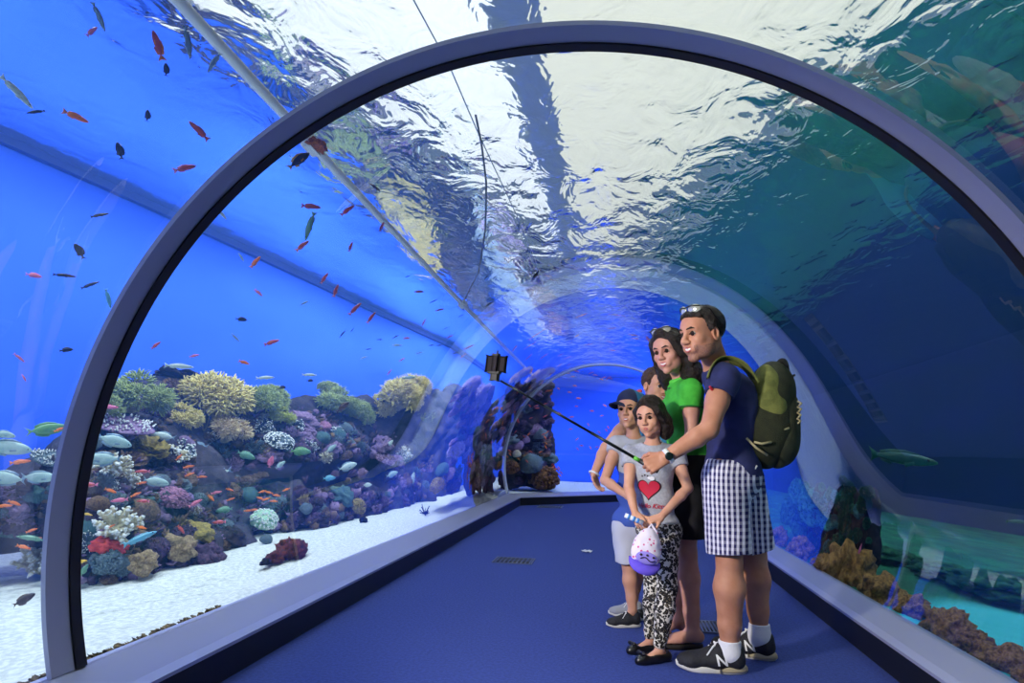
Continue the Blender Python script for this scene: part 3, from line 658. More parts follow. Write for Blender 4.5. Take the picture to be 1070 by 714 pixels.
# ---- the woman
def make_woman():
    P = thing('person', 'smiling long-haired person in a green polo shirt and dark skirt', 'person', (A(722, 660, 3.95)[0], 3.95, 0))
    fw = unit(V3(-.92, -.40, 0)); B = basis(fw, (0, 0, 1)); L = B[0]
    neck = A(712, 397, 3.99); che = A(715, 430, 4.0); pel = A(719, 488, 4.03)
    sh = A(722, 409, 3.86); shf = A(708, 408, 4.14); el_, wr = A(722.5, 456, 3.84), A(704, 482, 3.86); ef, wf = A(704, 452, 4.28), A(705, 484, 4.27)
    hn, hf = A(716, 500, 3.96), A(718, 500, 4.12); kn, an = A(718, 578, 3.93), A(724, 660, 3.94); kf, af = A(706, 575, 4.10), A(709, 645, 4.12)
    H = Head(A(699.5, 367, 3.90), (-.55, -.80, -.20), (-.16, -.02, 1), 1.03)
    S = Solid(.02); H.add(S, 1, .9, .9)
    S.rc(H.p(0, -.03, -.05), .047, neck-V3(0, 0, .02), .05, .03)
    torso(S, pel, che, neck, (sh, shf), B, .92, .92, .95); S.el(che+B[1]*.075+L*.065-V3(0, 0, .02), (.06, .06, .06), B, .04); S.el(che+B[1]*.075-L*.065-V3(0, 0, .02), (.06, .06, .06), B, .04)
    arm(S, sh, el_, wr, .88); arm(S, shf, ef, wf, .88)
    leg(S, hn, kn, an, 1., calf=.058); leg(S, hf, kf, af, 1., calf=.058)
    foot(S, an-V3(0, 0, .01), (-.98, -.2), 1.02, .028); foot(S, af-V3(0, 0, .01), (-.96, -.25), 1.02, .028)
    hand(S, wr, A(694, 492, 3.86)-wr, (.3, 1, -.2), (0, -.2, 1), .88, (.3, .35, .4, .4), .3)
    hand(S, wf, (-.1, -.1, -1), (-1, 0, .0), (0, -1, 0), .88, (.3, .35, .4, .4), .3)
    S.mesh('body', HV, SK['woman'], P)
    H.parts(P, lipw, smile=1, gaze=(.0, -.5), lids=.85)
    h = Solid(.02); h.el(H.p(0, -.022, .040), np.array((.085, .102, .092))*H.s, H.B)
    for q in (1, -1):
        h.chain([H.p(q*.070, .02, .06), H.p(q*.084, -.005, -.0), H.p(q*.088, -.02, -.07), H.p(q*.085, -.02, -.14)], [.03, .030, .034, .03])
        h.rc(H.p(q*.012, .065, .105), .022, H.p(q*.062, .045, .045), .024, .02); h.rc(H.p(q*.062, .045, .045), .022, H.p(q*.078, .02, -.03), .02, .02)
    h.chain([H.p(0, -.08, .03), H.p(0, -.10, -.06), H.p(.01, -.105, -.17), H.p(.02, -.10, -.23)], [.06, .072, .08, .06], .03)
    h.chain([H.p(.06, -.06, -.05), H.p(.075, -.06, -.14), H.p(.085, -.05, -.21)], [.05, .055, .035], .03)
    h.chain([H.p(-.06, -.06, -.05), H.p(-.075, -.06, -.14), H.p(-.08, -.05, -.19)], [.05, .05, .03], .03)
    h.el(H.p(0, .095, -.025), np.array((.058, .075, .092))*H.s, H.B, .01, sub=True)
    h.mesh('hair', .0045, hdark, P, noise=wrinkle(.006, 40))
    shades('sunglasses', 'sunglasses resting on the long dark hair of the person in green', H, (220, 214, 180), dz=.026, dy=-.024)
    gr = mat('bright green pique', (70, 186, 58), .85, rgb2=(58, 168, 48), scale=20)
    t = Solid(.02); torso(t, pel, che, neck, (sh, shf), B, .92, .92, .95, inf=.016)
    for q in (1, -1): t.el(che+B[1]*.075+L*.065*q-V3(0, 0, .02), (.072, .070, .07), B, .04)
    for a, b in ((sh, el_), (shf, ef)): t.rc(a, .06, a+(b-a)*.7, .055, .04, cuts=(endcut(a, b, .36),))
    t.rc(neck-V3(0, 0, .02), .05, neck+V3(-.03, -.03, .12), .066, .01, sub=True); t.cut(V3(0, 0, -1), pel+V3(0, 0, .03))
    ts = t.mesh('polo_shirt', .005, gr, P, noise=wrinkle(.006, 14, 2))
    gd = mat('green ribbed collar', (92, 206, 74), .8); c = Solid(.01)
    for i in range(14):
        a0_, a1_ = (-2.4+i*.345), (-2.4+(i+1)*.345)
        f = lambda a: neck+B[1]*(.062*math.cos(a))+L*(.062*math.sin(a))+V3(0, 0, .012-.03*max(0, math.cos(a)))
        c.rc(f(a0_), .013, f(a1_), .013)
    c.mesh('collar', .004, gd, P)
    for a, b in ((sh, el_),):
        d = unit(b-a); r = basis(d, L); m_ = a+(b-a)*.36
        tube('sleeve_trim', [m_+(r[0]*math.cos(q)+r[2]*math.sin(q))*.061 for q in np.linspace(0, 2*PI, 26)], .005, mat('dark green trim', (36, 120, 40), .8), P)
    sk = mat('black skirt cloth', (16, 15, 20), .85, rgb2=(24, 22, 28), scale=18)
    k = Solid(.04); k.el(pel, (.16, .125, .13), B); k.rc(hn, .115, kn, .12, .06); k.rc(hf, .115, kf, .12, .06); k.cut(V3(0, 0, -1), kn+V3(0, 0, .085)); k.cut(V3(0, 0, 1), pel+V3(0, 0, .07))
    k.mesh('skirt', .006, sk, P, noise=wrinkle(.008, 9))
    cream = mat('cream leather', (206, 196, 160), .5)
    for a, d in ((an, (-.98, -.2)), (af, (-.96, -.25))):
        d = unit(V3(*d, 0)); l = V3(-d[1], d[0], 0); g = V3(a[0], a[1], 0)
        out_ = [g+d*(.07-.125*math.cos(q))+l*.043*math.sin(q)*(1-.15*math.cos(q)) for q in np.linspace(0, 2*PI, 30, False)]
        so = loft('sandal', [[p+V3(0, 0, z) for p in out_] for z in (.003, .024)], mat('dark sandal sole', (34, 28, 26), .7), P)
        for da, w_, h_ in ((.11, .056, .062), (-.02, .048, .085)):
            b_ = [g+d*(da+(.03*math.sin(q) if da < 0 else 0)*-1)+l*w_*math.cos(q)+V3(0, 0, .02+h_*max(0, math.sin(q))*(1 if da > 0 else .65)) for q in np.linspace(0, PI, 14)]
            o = tube('strap', b_, .006, cream, so)
    bs = Solid(.01)
    for q in range(9):
        a = -1.2+q*.3; bs.el(neck+B[1]*(.072*math.cos(a))+L*(.06*math.sin(a))-V3(0, 0, .035+.02*math.cos(a)), (.011, .011, .011), k=.002)
    bs.mesh('necklace', .003, mat('black beads', (18, 18, 24), .3), P)
    return P

# ---- the girl
def make_girl():
    P = thing('person', 'child in leopard leggings and a grey top with a red heart', 'person', (A(684, 690, 3.68)[0], 3.68, 0))
    fw = unit(V3(-.42, -.91, 0)); B = basis(fw, (0, 0, 1)); L = B[0]
    neck = A(682, 463, 3.72); che = A(681, 492, 3.74); pel = A(688, 552, 3.76)
    sl, sr = A(706, 476, 3.74), A(659.5, 475, 3.75); el_, wl = A(719, 510, 3.68), A(691, 540, 3.56); er, wr = A(657, 509, 3.66), A(664, 538, 3.58)
    hl, hr = A(696, 560, 3.72), A(681, 560, 3.80); kl, al = A(697, 615, 3.66), A(689.5, 675, 3.66); kr, ar = A(683, 612, 3.80), A(680, 665, 3.82)
    H = Head(A(679.5, 435, 3.70), (-.42, -.88, -.20), (-.06, 0, 1), .87)
    S = Solid(.015); H.add(S, 0, .85, .72)
    S.rc(H.p(0, -.025, -.05), .036, neck-V3(0, 0, .02), .038, .025)
    torso(S, pel, che, neck, (sl, sr), B, .70, .98, 1.0, belly=1.1)
    arm(S, sl, el_, wl, .66); arm(S, sr, er, wr, .66)
    leg(S, hl, kl, al, .72); leg(S, hr, kr, ar, .72)
    foot(S, al-V3(0, 0, .02), (-.72, -.5), .62, .014); foot(S, ar-V3(0, 0, .02), (-.80, -.5), .62, .014)
    hand(S, wl, A(677, 545, 3.54)-wl, (-.2, .3, -1), (-.7, -.6, .5), .74, (.7, .8, .85, .9), .6)
    hand(S, wr, A(671, 549, 3.53)-wr, (.3, .4, -.6), (.3, -.6, .6), .72, (.7, .8, .85, .9), .5)
    S.mesh('body', HV*.85, SK['child'], P)
    H.parts(P, mat('soft lips', (186, 104, 98), .5), smile=.1, gaze=(.2, -.4), lids=.6)
    h = Solid(.015); h.el(H.p(0, -.020, .038), np.array((.083, .101, .092))*H.s, H.B)
    for q in (1, -1): h.rc(H.p(q*.006, .070, .100), .018, H.p(q*.064, .045, .035), .02, .02); h.rc(H.p(q*.064, .045, .035), .018, H.p(q*.078, .01, -.03), .016, .02)
    h.chain([H.p(0, -.07, .02), H.p(.035, -.085, -.06), H.p(.06, -.06, -.105), H.p(.066, -.04, -.14)], [.06, .05, .036, .014], .03)
    h.chain([H.p(.075, .0, .0), H.p(.082, -.02, -.07), H.p(.07, -.02, -.13)], [.024, .024, .012], .02); h.rc(H.p(-.04, -.06, -.03), .04, H.p(-.05, -.05, -.10), .025)
    h.el(H.p(0, .095, -.022), np.array((.060, .078, .094))*H.s, H.B, .008, sub=True); h.el(H.p(.079, .004, -.012), np.array((.02, .02, .026))*H.s, H.B, .004, sub=True)
    h.mesh('hair', .004, hdark, P, noise=wrinkle(.004, 50))
    gy = mat('heather grey jersey', (176, 178, 186), .9, rgb2=(162, 164, 174), scale=90)
    t = Solid(.015); torso(t, pel, che, neck, (sl, sr), B, .70, .98, 1.0, inf=.014, belly=1.1)
    for a, b in ((sl, el_), (sr, er)): t.rc(a, .046, a+(b-a)*.7, .044, .03, cuts=(endcut(a, b, .36),))
    t.rc(neck-V3(0, 0, .025), .044, neck+V3(-.01, -.02, .12), .06, .008, sub=True); t.cut(V3(0, 0, -1), pel+V3(0, 0, -.03))
    ts = t.mesh('t_shirt', .0045, gy, P, noise=wrinkle(.004, 18, 7))
    nr = unit(fw*.7+V3(-.25, -.85, 0)); rt = np.cross(V3(0, 0, 1), -nr) ; rt = -rt if rt[0] < 0 else rt; up = V3(0, 0, 1)
    def patch(name, pts, m, c, gap):
        bm = bmesh.new(); vs = [bm.verts.new(Vector(c+rt*x+up*y+nr*.1)-P.location) for x, y in pts]; bm.faces.new(vs); bmesh.ops.triangulate(bm, faces=bm.faces)
        bmesh.ops.subdivide_edges(bm, edges=bm.edges, cuts=4, use_grid_fill=True); me = bpy.data.meshes.new(name); bm.to_mesh(me); bm.free(); me.materials.append(m)
        o = bpy.data.objects.new(name, me); C.objects.link(o); o.parent = ts; project(o, ts, nr, P, gap); return o
    hc = A(675.5, 511, 3.63)
    heart = [(.0038*16*math.sin(a)**3*.93, 0.0038*(13*math.cos(a)-5*math.cos(2*a)-2*math.cos(3*a)-math.cos(4*a))*.86) for a in np.linspace(0, 2*PI, 48, False)]
    patch('heart_outline', [(x*1.13, y*1.13-.001) for x, y in heart], mat('dark print ink', (40, 22, 32), .8), hc, .003)
    patch('heart_print', heart, mat('red print', (196, 28, 62), .75), hc, .0055)
    wh = mat('white print', (236, 234, 236), .8)
    for x, y, r in ((.022, .052, .014), (.008, .055, .009)): patch('print_patch', [(x+r*math.cos(a), y+r*.75*math.sin(a)) for a in np.linspace(0, 2*PI, 18, False)], wh, hc, .008)
    for x, y in ((-.03, .062), (-.015, .068), (.0, .064)): patch('print_dot', [(x+.0045*math.cos(a), y+.0045*math.sin(a)) for a in np.linspace(0, 2*PI, 10, False)], mat('dark print ink'), hc, .006)
    o = text_on('Hello Kitty', A(678, 529.5, 3.64), rt, up+rt*.06, .033, mat('red print'), ts, P, nr, 'print_lettering', bold=.0004, shear=.35); project(o, ts, nr, P, .004)
    lp = leopard('leopard print')
    k = Solid(.02); k.el(pel, np.array((.122, .092, .10)), B); 
    for a, b, c_ in ((hl, kl, al), (hr, kr, ar)):
        k.rc(a, .070, b, .048, .04); k.rc(b, .048, b+(c_-b)*.35, .05, .02); k.rc(b+(c_-b)*.35, .05, c_+V3(0, 0, .012), .034, .02)
    k.cut(V3(0, 0, 1), pel+V3(0, 0, .03)); k.mesh('leggings', .0045, lp, P, noise=wrinkle(.003, 25))
    fl = mat('black patent flat', (16, 15, 18), .35, spec=.6)
    for a, d in ((al, (-.72, -.5)), (ar, (-.80, -.5))):
        d = unit(V3(*d, 0)); l = V3(-d[1], d[0], 0); g = V3(a[0], a[1], 0)
        f = Solid(.02); f.rc(g-d*.035+V3(0, 0, .022), .032, g+d*.04+V3(0, 0, .02), .031); f.rc(g+d*.04+V3(0, 0, .02), .034, g+d*.105+V3(0, 0, .018), .03); f.rc(g+d*.105+V3(0, 0, .018), .028, g+d*.128+V3(0, 0, .016), .02)
        f.rc(g-d*.01+V3(0, 0, .065), .033, g+d*.07+V3(0, 0, .06), .03, .006, sub=True); f.cut(V3(0, 0, -1), V3(0, 0, .002))
        s_ = f.mesh('flat_shoe', .0035, fl, P)
        b_ = Solid(.004); q = g+d*.115+V3(0, 0, .052)
        for sg in (1, -1): b_.el(q+l*.016*sg, (.016, .011, .010), basis(l*sg+d*.2, (0, 0, 1))[[1, 0, 2]]); b_.el(q, (.007, .007, .007))
        o = b_.mesh('bow', .003, fl, s_, origin=P.location); o.location = (0, 0, 0)
    return P, wl, wr

# ---- the boy in the cap
def make_capboy():
    P = thing('person', 'child in a peaked cap, grey top and pale shorts', 'person', (A(660, 650, 4.35)[0], 4.35, 0))
    fw = unit(V3(-.38, -.92, 0)); B = basis(fw, (0, 0, 1)); L = B[0]
    neck = A(662.5, 456, 4.32); che = A(664, 483, 4.34); pel = A(661, 545, 4.36)
    sr, sl = A(644.5, 465, 4.34), A(684, 467, 4.34); er, wr = A(632, 502, 4.26), A(655, 518, 4.12); el_, wl = A(692, 505, 4.3), A(684, 530, 4.2)
    hr, hl = A(653, 555, 4.36), A(669, 555, 4.36); kr, ar = A(657, 592, 4.33), A(661, 637, 4.32); kl, al = A(668, 590, 4.45), A(663, 622, 4.6)
    H = Head(A(658, 428.5, 4.30), (-.32, -.94, -.02), (-.05, 0, 1), .94)
    S = Solid(.015); H.add(S, .6, .85, .75)
    S.rc(H.p(0, -.025, -.05), .038, neck-V3(0, 0, .02), .041, .025)
    torso(S, pel, che, neck, (sl, sr), B, .74, 1., 1.)
    arm(S, sl, el_, wl, .7); arm(S, sr, er, wr, .74)
    leg(S, hr, kr, ar, .78); leg(S, hl, kl, al, .78); foot(S, ar, (-.95, -.25), .55, .03); foot(S, al, (-.95, -.1), .55, .03)
    hand(S, wr, (.9, -.3, .0), (0, 1, 0), (0, 0, 1), .78, (.6, .6, .6, .6), .4); hand(S, wl, (-.4, -.3, -.8), (-.6, 0, 0), (0, -1, 0), .78, (.5, .5, .5, .5), .4)
    S.mesh('body', HV*.85, SK['child'], P)
    H.parts(P, lipm, smile=.6, gaze=(.0, .0), lids=.15)
    h = Solid(.012); h.el(H.p(0, -.022, .03), np.array((.079, .097, .08))*H.s, H.B); h.el(H.p(0, .1, -.03), np.array((.09, .1, .11))*H.s, H.B, .006, sub=True); h.cut(-H.B[2], H.p(0, 0, -.05)); h.mesh('hair', .005, hdark, P)
    bl = mat('blue jersey', (64, 92, 176), .9); gy = mat('pale grey jersey', (178, 180, 190), .9)
    def shirt_paint(o):
        me = o.data; z0 = A(660, 493, 4.3)[2]-P.location[2]
        for p in me.polygons: p.material_index = 1 if p.center.z < z0+.012*math.sin(p.center.x*40) else 0
    t = Solid(.015); torso(t, pel, che, neck, (sl, sr), B, .74, 1., 1., inf=.014)
    for a, b in ((sl, el_), (sr, er)): t.rc(a, .05, a+(b-a)*.6, .046, .03, cuts=(endcut(a, b, .22),))
    t.rc(neck-V3(0, 0, .025), .048, neck+V3(0, -.02, .12), .062, .008, sub=True); t.cut(V3(0, 0, -1), pel+V3(0, 0, -.03))
    ts = t.mesh('t_shirt', .005, [gy, bl], P, noise=wrinkle(.005, 16, 3)); shirt_paint(ts)
    ink = mat('dark print ink'); r2 = random.Random(3); nr = unit(V3(-.4, -.9, 0))
    pr = Solid(.002)
    for i in range(9):
        c = A(656+r2.uniform(-5, 7), 474+i*3.6, 4.22); a = r2.uniform(-.7, .7); pr.rc(c+V3(-.035*math.cos(a), 0, -.035*math.sin(a)), .006, c+V3(.035*math.cos(a), 0, .035*math.sin(a)), .004)
    o = pr.mesh('shirt_print', .004, ink, ts, origin=P.location); o.location = (0, 0, 0); project(o, ts, nr, P, .003)
    k = Solid(.03); k.el(pel-V3(0, 0, .02), (.125, .095, .1), B); k.rc(hr, .082, kr+V3(0, 0, .02), .078, .03); k.rc(hl, .082, kl+V3(0, 0, .02), .078, .03); k.cut(V3(0, 0, -1), kr+V3(0, 0, .02)); k.cut(V3(0, 0, 1), pel+V3(0, 0, .03))
    k.mesh('shorts', .005, mat('pale grey cotton', (196, 198, 212), .9), P, noise=wrinkle(.006, 14))
    sneaker(P, ar+unit(V3(.95, .25, 0))*.05, (-.95, -.25), .21); sneaker(P, al+V3(.05, 0, 0), (-.95, -.1), .215, up=shoeG)
    # the cap is a thing of its own
    c = thing('baseball_cap', 'navy and teal peaked cap worn by the child in pale shorts', 'cap', H.p(0, 0, .05))
    nv = mat('navy cap cloth', (22, 34, 74), .8); te = mat('teal cap cloth', (40, 120, 170), .8)
    k = Solid(.01); k.el(H.p(0, -.018, .046), np.array((.089, .107, .095))*H.s, H.B); k.cut(-unit(H.B[2]+H.B[1]*-.12), H.p(0, 0, .037)); k.el(H.p(0, -.018, .03), np.array((.082, .10, .09))*H.s, H.B, .003, sub=True)
    o = k.mesh('crown', .0035, [te, nv], c); me = o.data
    for p in me.polygons:
        l = H.B@(np.array(p.center)+np.array(c.location)-H.c); p.material_index = 1 if l[1]-.9*l[0] > -.02 else 0
    up_ = H.B[2]; yaw = V3(-.84, -.52, .06); bb = basis(yaw, up_); cc = H.p(0, -.018, .043)
    def brim(f, dz): return [cc+bb[0]*(.084*math.cos(a)*H.s)*(1)+bb[1]*((.085+.066*f)*max(.25, math.sin(a))**.6*H.s)+bb[2]*(dz-.022*math.cos(a)**2-.012*f) for a in np.linspace(.05, PI-.05, 24)]
    rr = [brim(0, .004), brim(.5, .006), brim(1, .0), brim(1, -.005), brim(.5, .001), brim(0, -.002)]
    loft('brim', rr, nv, c)
    bt = Solid(.004); bt.el(H.p(0, -.018, .142), (.009, .009, .006)); bt.mesh('button', .003, te, c)
    return P

# ---- the older boy behind
def make_boy():
    P = thing('person', 'brown-haired child half hidden behind the other two, face turned to the green shirt', 'person', (A(682, 640, 4.55)[0], 4.55, 0))
    fw = unit(V3(.25, -.95, 0)); B = basis(fw, (0, 0, 1)); L = B[0]
    neck = A(680, 430, 4.58); che = A(679, 462, 4.62); pel = A(683, 530, 4.66)
    sr, sl = A(660, 438, 4.56), A(699, 441, 4.64); er, wr = A(633, 468, 4.50), A(620.5, 496, 4.44); el_, wl = A(707, 490, 4.66), A(700, 520, 4.5)
    hr, hl = A(676, 540, 4.66), A(692, 540, 4.66); kr, ar = A(680, 590, 4.62), A(682, 638, 4.62); kl, al = A(694, 590, 4.66), A(696, 638, 4.7)
    H = Head(A(685.5, 404, 4.45), (.52, -.84, -.12), (.05, 0, 1), .98)
    S = Solid(.015); H.add(S, .4, .95, .85)
    S.rc(H.p(0, -.03, -.05), .046, neck-V3(0, 0, .02), .048, .025)
    torso(S, pel, che, neck, (sl, sr), B, .85, 1., 1.)
    arm(S, sl, el_, wl, .85); arm(S, sr, er, wr, .92)
    leg(S, hr, kr, ar, .85); leg(S, hl, kl, al, .85); foot(S, ar, (-.5, -.85), .55, .03); foot(S, al, (.2, -.95), .55, .03)
    hand(S, wr, A(625.5, 512, 4.39)-wr, (.6, -.3, .3), (.4, -.8, 0), .88, (.25, .3, .35, .4), .2); hand(S, wl, (-.2, -.4, -.8), (-.6, 0, 0), (0, -1, 0), .85, (.5, .5, .5, .5), .4)
    S.mesh('body', HV, SK['child'], P)
    H.parts(P, lipm, smile=.7, gaze=(.2, -.1), lids=.2)
    h = Solid(.012); h.el(H.p(0, -.022, .040), np.array((.082, .100, .091))*H.s, H.B); h.rc(H.p(.03, .068, .085), .02, H.p(-.03, .068, .085), .02)
    h.el(H.p(0, .1, -.025), np.array((.074, .085, .088))*H.s, H.B, .006, sub=True); h.el(H.p(0, .05, -.085), np.array((.1, .09, .085))*H.s, H.B, .006, sub=True); h.cut(-H.B[2], H.p(0, 0, -.05))
    for q in (1, -1): h.el(H.p(q*.078, -.006, -.012), np.array((.02, .022, .032))*H.s, H.B, .004, sub=True)
    h.mesh('hair', .004, hbrown, P, noise=wrinkle(.004, 80))
    cy_ = mat('light blue jersey', (84, 170, 216), .9); t = Solid(.015); torso(t, pel, che, neck, (sl, sr), B, .85, 1., 1., inf=.014)
    for a, b in ((sl, el_), (sr, er)): t.rc(a, .055, a+(b-a)*.6, .05, .03, cuts=(endcut(a, b, .2),))
    t.rc(neck, .05, neck+V3(0, -.02, .12), .062, .008, sub=True); t.cut(V3(0, 0, -1), pel)
    t.mesh('t_shirt', .006, cy_, P, noise=wrinkle(.006, 14, 3))
    hb = Solid(.01); n2 = A(668, 414, 4.5); hb.rc(n2, .028, A(676, 422, 4.5), .04); hb.mesh('collar', .004, cy_, P); hb = Solid(.01); hb.rc(A(664.5, 410.5, 4.49), .014, A(669, 409, 4.5), .014); hb.mesh('collar_trim', .004, mat('coral red trim', (226, 92, 84), .8), P)
    k = Solid(.03); k.el(pel-V3(0, 0, .02), (.14, .11, .1), B); k.rc(hr, .09, kr, .08, .03); k.rc(hl, .09, kl, .08, .03); k.cut(V3(0, 0, -1), kr); k.cut(V3(0, 0, 1), pel+V3(0, 0, .04)); k.mesh('shorts', .006, mat('dark shorts cloth', (30, 32, 48), .9), P)
    sneaker(P, ar+unit(V3(.5, .85, 0))*.05, (-.5, -.85), .24, lace=None); sneaker(P, al+V3(0, .05, 0), (.2, -.95), .24, lace=None)
    ax = unit(wr-er); r = basis(ax, L); wc = wr-ax*.005
    tube('bracelet', [wc+(r[0]*math.cos(q)+r[2]*math.sin(q))*.031 for q in np.linspace(0, 2*PI, 24)], .007, mat('white wristband', (222, 222, 228), .5), P)
    return P
man = make_man(); woman = make_woman(); girl = make_girl(); make_capboy(); make_boy()
# ------------------------------------------------------------------ things they carry
def make_stick():
    tip = A(523, 398, 3.26); g = A(677, 486.5, 3.335); d = unit(tip-g); butt = g-d*.055
    t = thing('selfie_stick', 'dark telescopic selfie stick held out by the person in navy', 'selfie stick', butt)
    rod = mat('dark green-black rod', (26, 34, 36), .3, metal=.6); gr = mat('bright green sleeve', (96, 190, 60), .5); bk = mat('black plastic', (14, 14, 16), .4)
    L = np.linalg.norm(tip-g)
    tube('handle', [butt, g+d*.045], .0115, bk, t, 14)
    tube('green_sleeve', [g+d*.045, g+d*.075], .0095, gr, t, 14)
    for i, (a, b, r) in enumerate(((.075, L*.38, .0078), (L*.38, L*.70, .0064), (L*.70, L, .0052))): tube('rod_section', [g+d*a, g+d*b], r, rod, t, 12)
    # clamp: neck, back plate and jaws round the phone
    ph = A(518.5, 380.5, 3.245); nrm = unit(V3(-.35, -.93, .0)); upv = unit(V3(.1, 0, 1)); rt = unit(np.cross(upv, -nrm)); rt = rt if rt[0] > 0 else -rt; upv = unit(np.cross(rt, nrm)); upv = upv if upv[2] > 0 else -upv
    def box(name, c, w, h, dd, m, P, bev=.004):
        bm = bmesh.new(); bmesh.ops.create_cube(bm, size=1)
        for v in bm.verts: v.co = Vector(c+rt*v.co.x*w+upv*v.co.z*h+nrm*v.co.y*dd)-P.location
        bmesh.ops.bevel(bm, geom=list(bm.edges), offset=bev, segments=2, affect='EDGES'); bmesh.ops.recalc_face_normals(bm, faces=bm.faces)
        me = bpy.data.meshes.new(name); bm.to_mesh(me); bm.free(); me.materials.append(m); o = bpy.data.objects.new(name, me); C.objects.link(o); o.parent = P; return o
    box('clamp_neck', ph+upv*-.060, .036, .04, .022, bk, t)
    box('clamp_jaw', ph+upv*-.043+nrm*.008, .06, .008, .026, bk, t, .002); box('clamp_jaw', ph+upv*.044+nrm*.008, .03, .008, .026, bk, t, .002)
    box('clamp_back', ph+nrm*.013, .022, .086, .007, mat('grey plastic', (40, 36, 42), .9, spec=.1), t, .002)
    o = tube('clamp_screw', [ph+upv*.046, ph+upv*.066], .004, bk, t, 10)
    p = thing('phone', 'dark phone clamped at the end of the selfie stick', 'phone', ph)
    box('body', ph, .110, .078, .010, mat('dark phone case', (12, 11, 13), .9, spec=.1), p, .004)
    for q in (-.034, .036): box('case_panel', ph+rt*q+nrm*.0052, .024, .066, .002, mat('grey plastic'), p, .0008)
def make_pack():
    t = thing('backpack', "olive rucksack on the back of the person in navy", 'backpack', A(800, 480, 3.66))
    ol = mat('olive canvas', (118, 122, 58), .85, rgb2=(98, 104, 48), scale=30, bump=.3, bscale=200); dk = mat('dark olive canvas', (44, 48, 24), .85, rgb2=(34, 38, 18), scale=30, bump=.3, bscale=200); pi_ = mat('beige piping', (170, 158, 116), .7); bk = mat('black webbing', (16, 17, 14), .8)
    ax = V3(.985, .0, -.17); up = V3(.17, 0, .985); sd = V3(0, -1, 0)
    Bk = np.stack([ax, sd, up])
    c = A(801, 436, 3.66)
    S = Solid(.05); S.el(c+up*.02, (.125, .150, .26), Bk); S.el(c-up*.10+ax*.0, (.13, .165, .16), Bk, .06); S.el(c+up*.15, (.095, .135, .12), Bk, .05)
    S.el(c-ax*.07-up*.05, (.09, .15, .21), Bk, .05); S.mesh('main_compartment', .006, dk, t, noise=wrinkle(.012, 9))
    S = Solid(.04); S.el(c+ax*.088-up*.04, (.075, .125, .20), Bk); S.el(c+ax*.085-up*.13, (.08, .135, .10), Bk); pk = S.mesh('front_pocket', .006, dk, t, noise=wrinkle(.010, 10, 4))
    # light side panel with its curved seam, towards the viewer
    S = Solid(.03); S.el(c+up*.115-ax*.035+sd*.06, (.078, .105, .145), Bk); S.el(c+up*.04-ax*.01+sd*.085, (.085, .075, .10), Bk); S.cut(-up+ax*.1, c-up*.045)
    S.mesh('side_panel', .005, ol, t, noise=wrinkle(.009, 12, 8))
    tube('side_piping', [c+sd*(.158-.02*abs(q)**2)+ax*(-.012+q*.095)+up*(-.045-.028*(1-q*q)) for q in np.linspace(-1, 1, 14)], .005, pi_, t)
    tube('zip', [c+sd*(.02+.10*q)+ax*(.10-.06*q)+up*(.235-.28*q*q) for q in np.linspace(0, 1, 14)], .006, bk, t)
    for i in range(4): o = tube('zip_cord', [c+ax*(.12)+sd*(.075+.012*i)+up*(.10-.03*i), c+ax*.135+sd*(.095+.01*i)+up*(.09-.03*i), c+ax*.12+sd*(.115+.01*i)+up*(.075-.03*i)], .0045, pi_, t)
    h = [c+ax*(.012+.055*q)+up*(.265+.055*math.sin(PI*q)-.05*q)+sd*.02 for q in np.linspace(0, 1, 12)]
    tube('grab_handle', h, .017, bk, t, 10)
    # shoulder straps
    def strap(pts, w, nm):
        pts = [np.asarray(p) for p in pts]; V = []; n = len(pts)
        for i, p in enumerate(pts):
            tg = unit(pts[min(i+1, n-1)]-pts[max(i-1, 0)]); sdv = unit(np.cross(tg, np.cross(V3(0, -1, .3), tg))); out = unit(np.cross(tg, sdv))
            for a, b in ((1, 1), (-1, 1), (-1, -1), (1, -1)): V.append(p+sdv*a*w*.5+out*b*.006-np.array(t.location))
        Fc = [(i*4+j, i*4+(j+1) % 4, i*4+4+(j+1) % 4, i*4+4+j) for i in range(n-1) for j in range(4)]+[(0, 1, 2, 3), tuple(4*n-4+q for q in (3, 2, 1, 0))]
        o = link(nm, V, Fc, ol, t); m_ = o.modifiers.new('b', 'SUBSURF'); m_.levels = m_.render_levels = 1
    strap([A(789, 398, 3.5), A(783, 385, 3.47), A(775, 378, 3.46), A(765, 374.5, 3.46), A(756, 374, 3.45), A(748, 377, 3.42), A(742, 385, 3.40), A(739, 396, 3.40)], .062, 'shoulder_strap')
    strap([A(786, 395, 3.8), A(777, 383, 3.82), A(765, 378, 3.84), A(755, 380, 3.82), A(747, 392, 3.78)], .06, 'shoulder_strap')
    for pts in ([A(780, 458, 3.48), A(790, 468, 3.47), A(802, 476, 3.48)], [A(788, 462, 3.47), A(796, 464, 3.47), A(806, 462, 3.48)]): tube('side_strap', pts, .006, pi_, t)
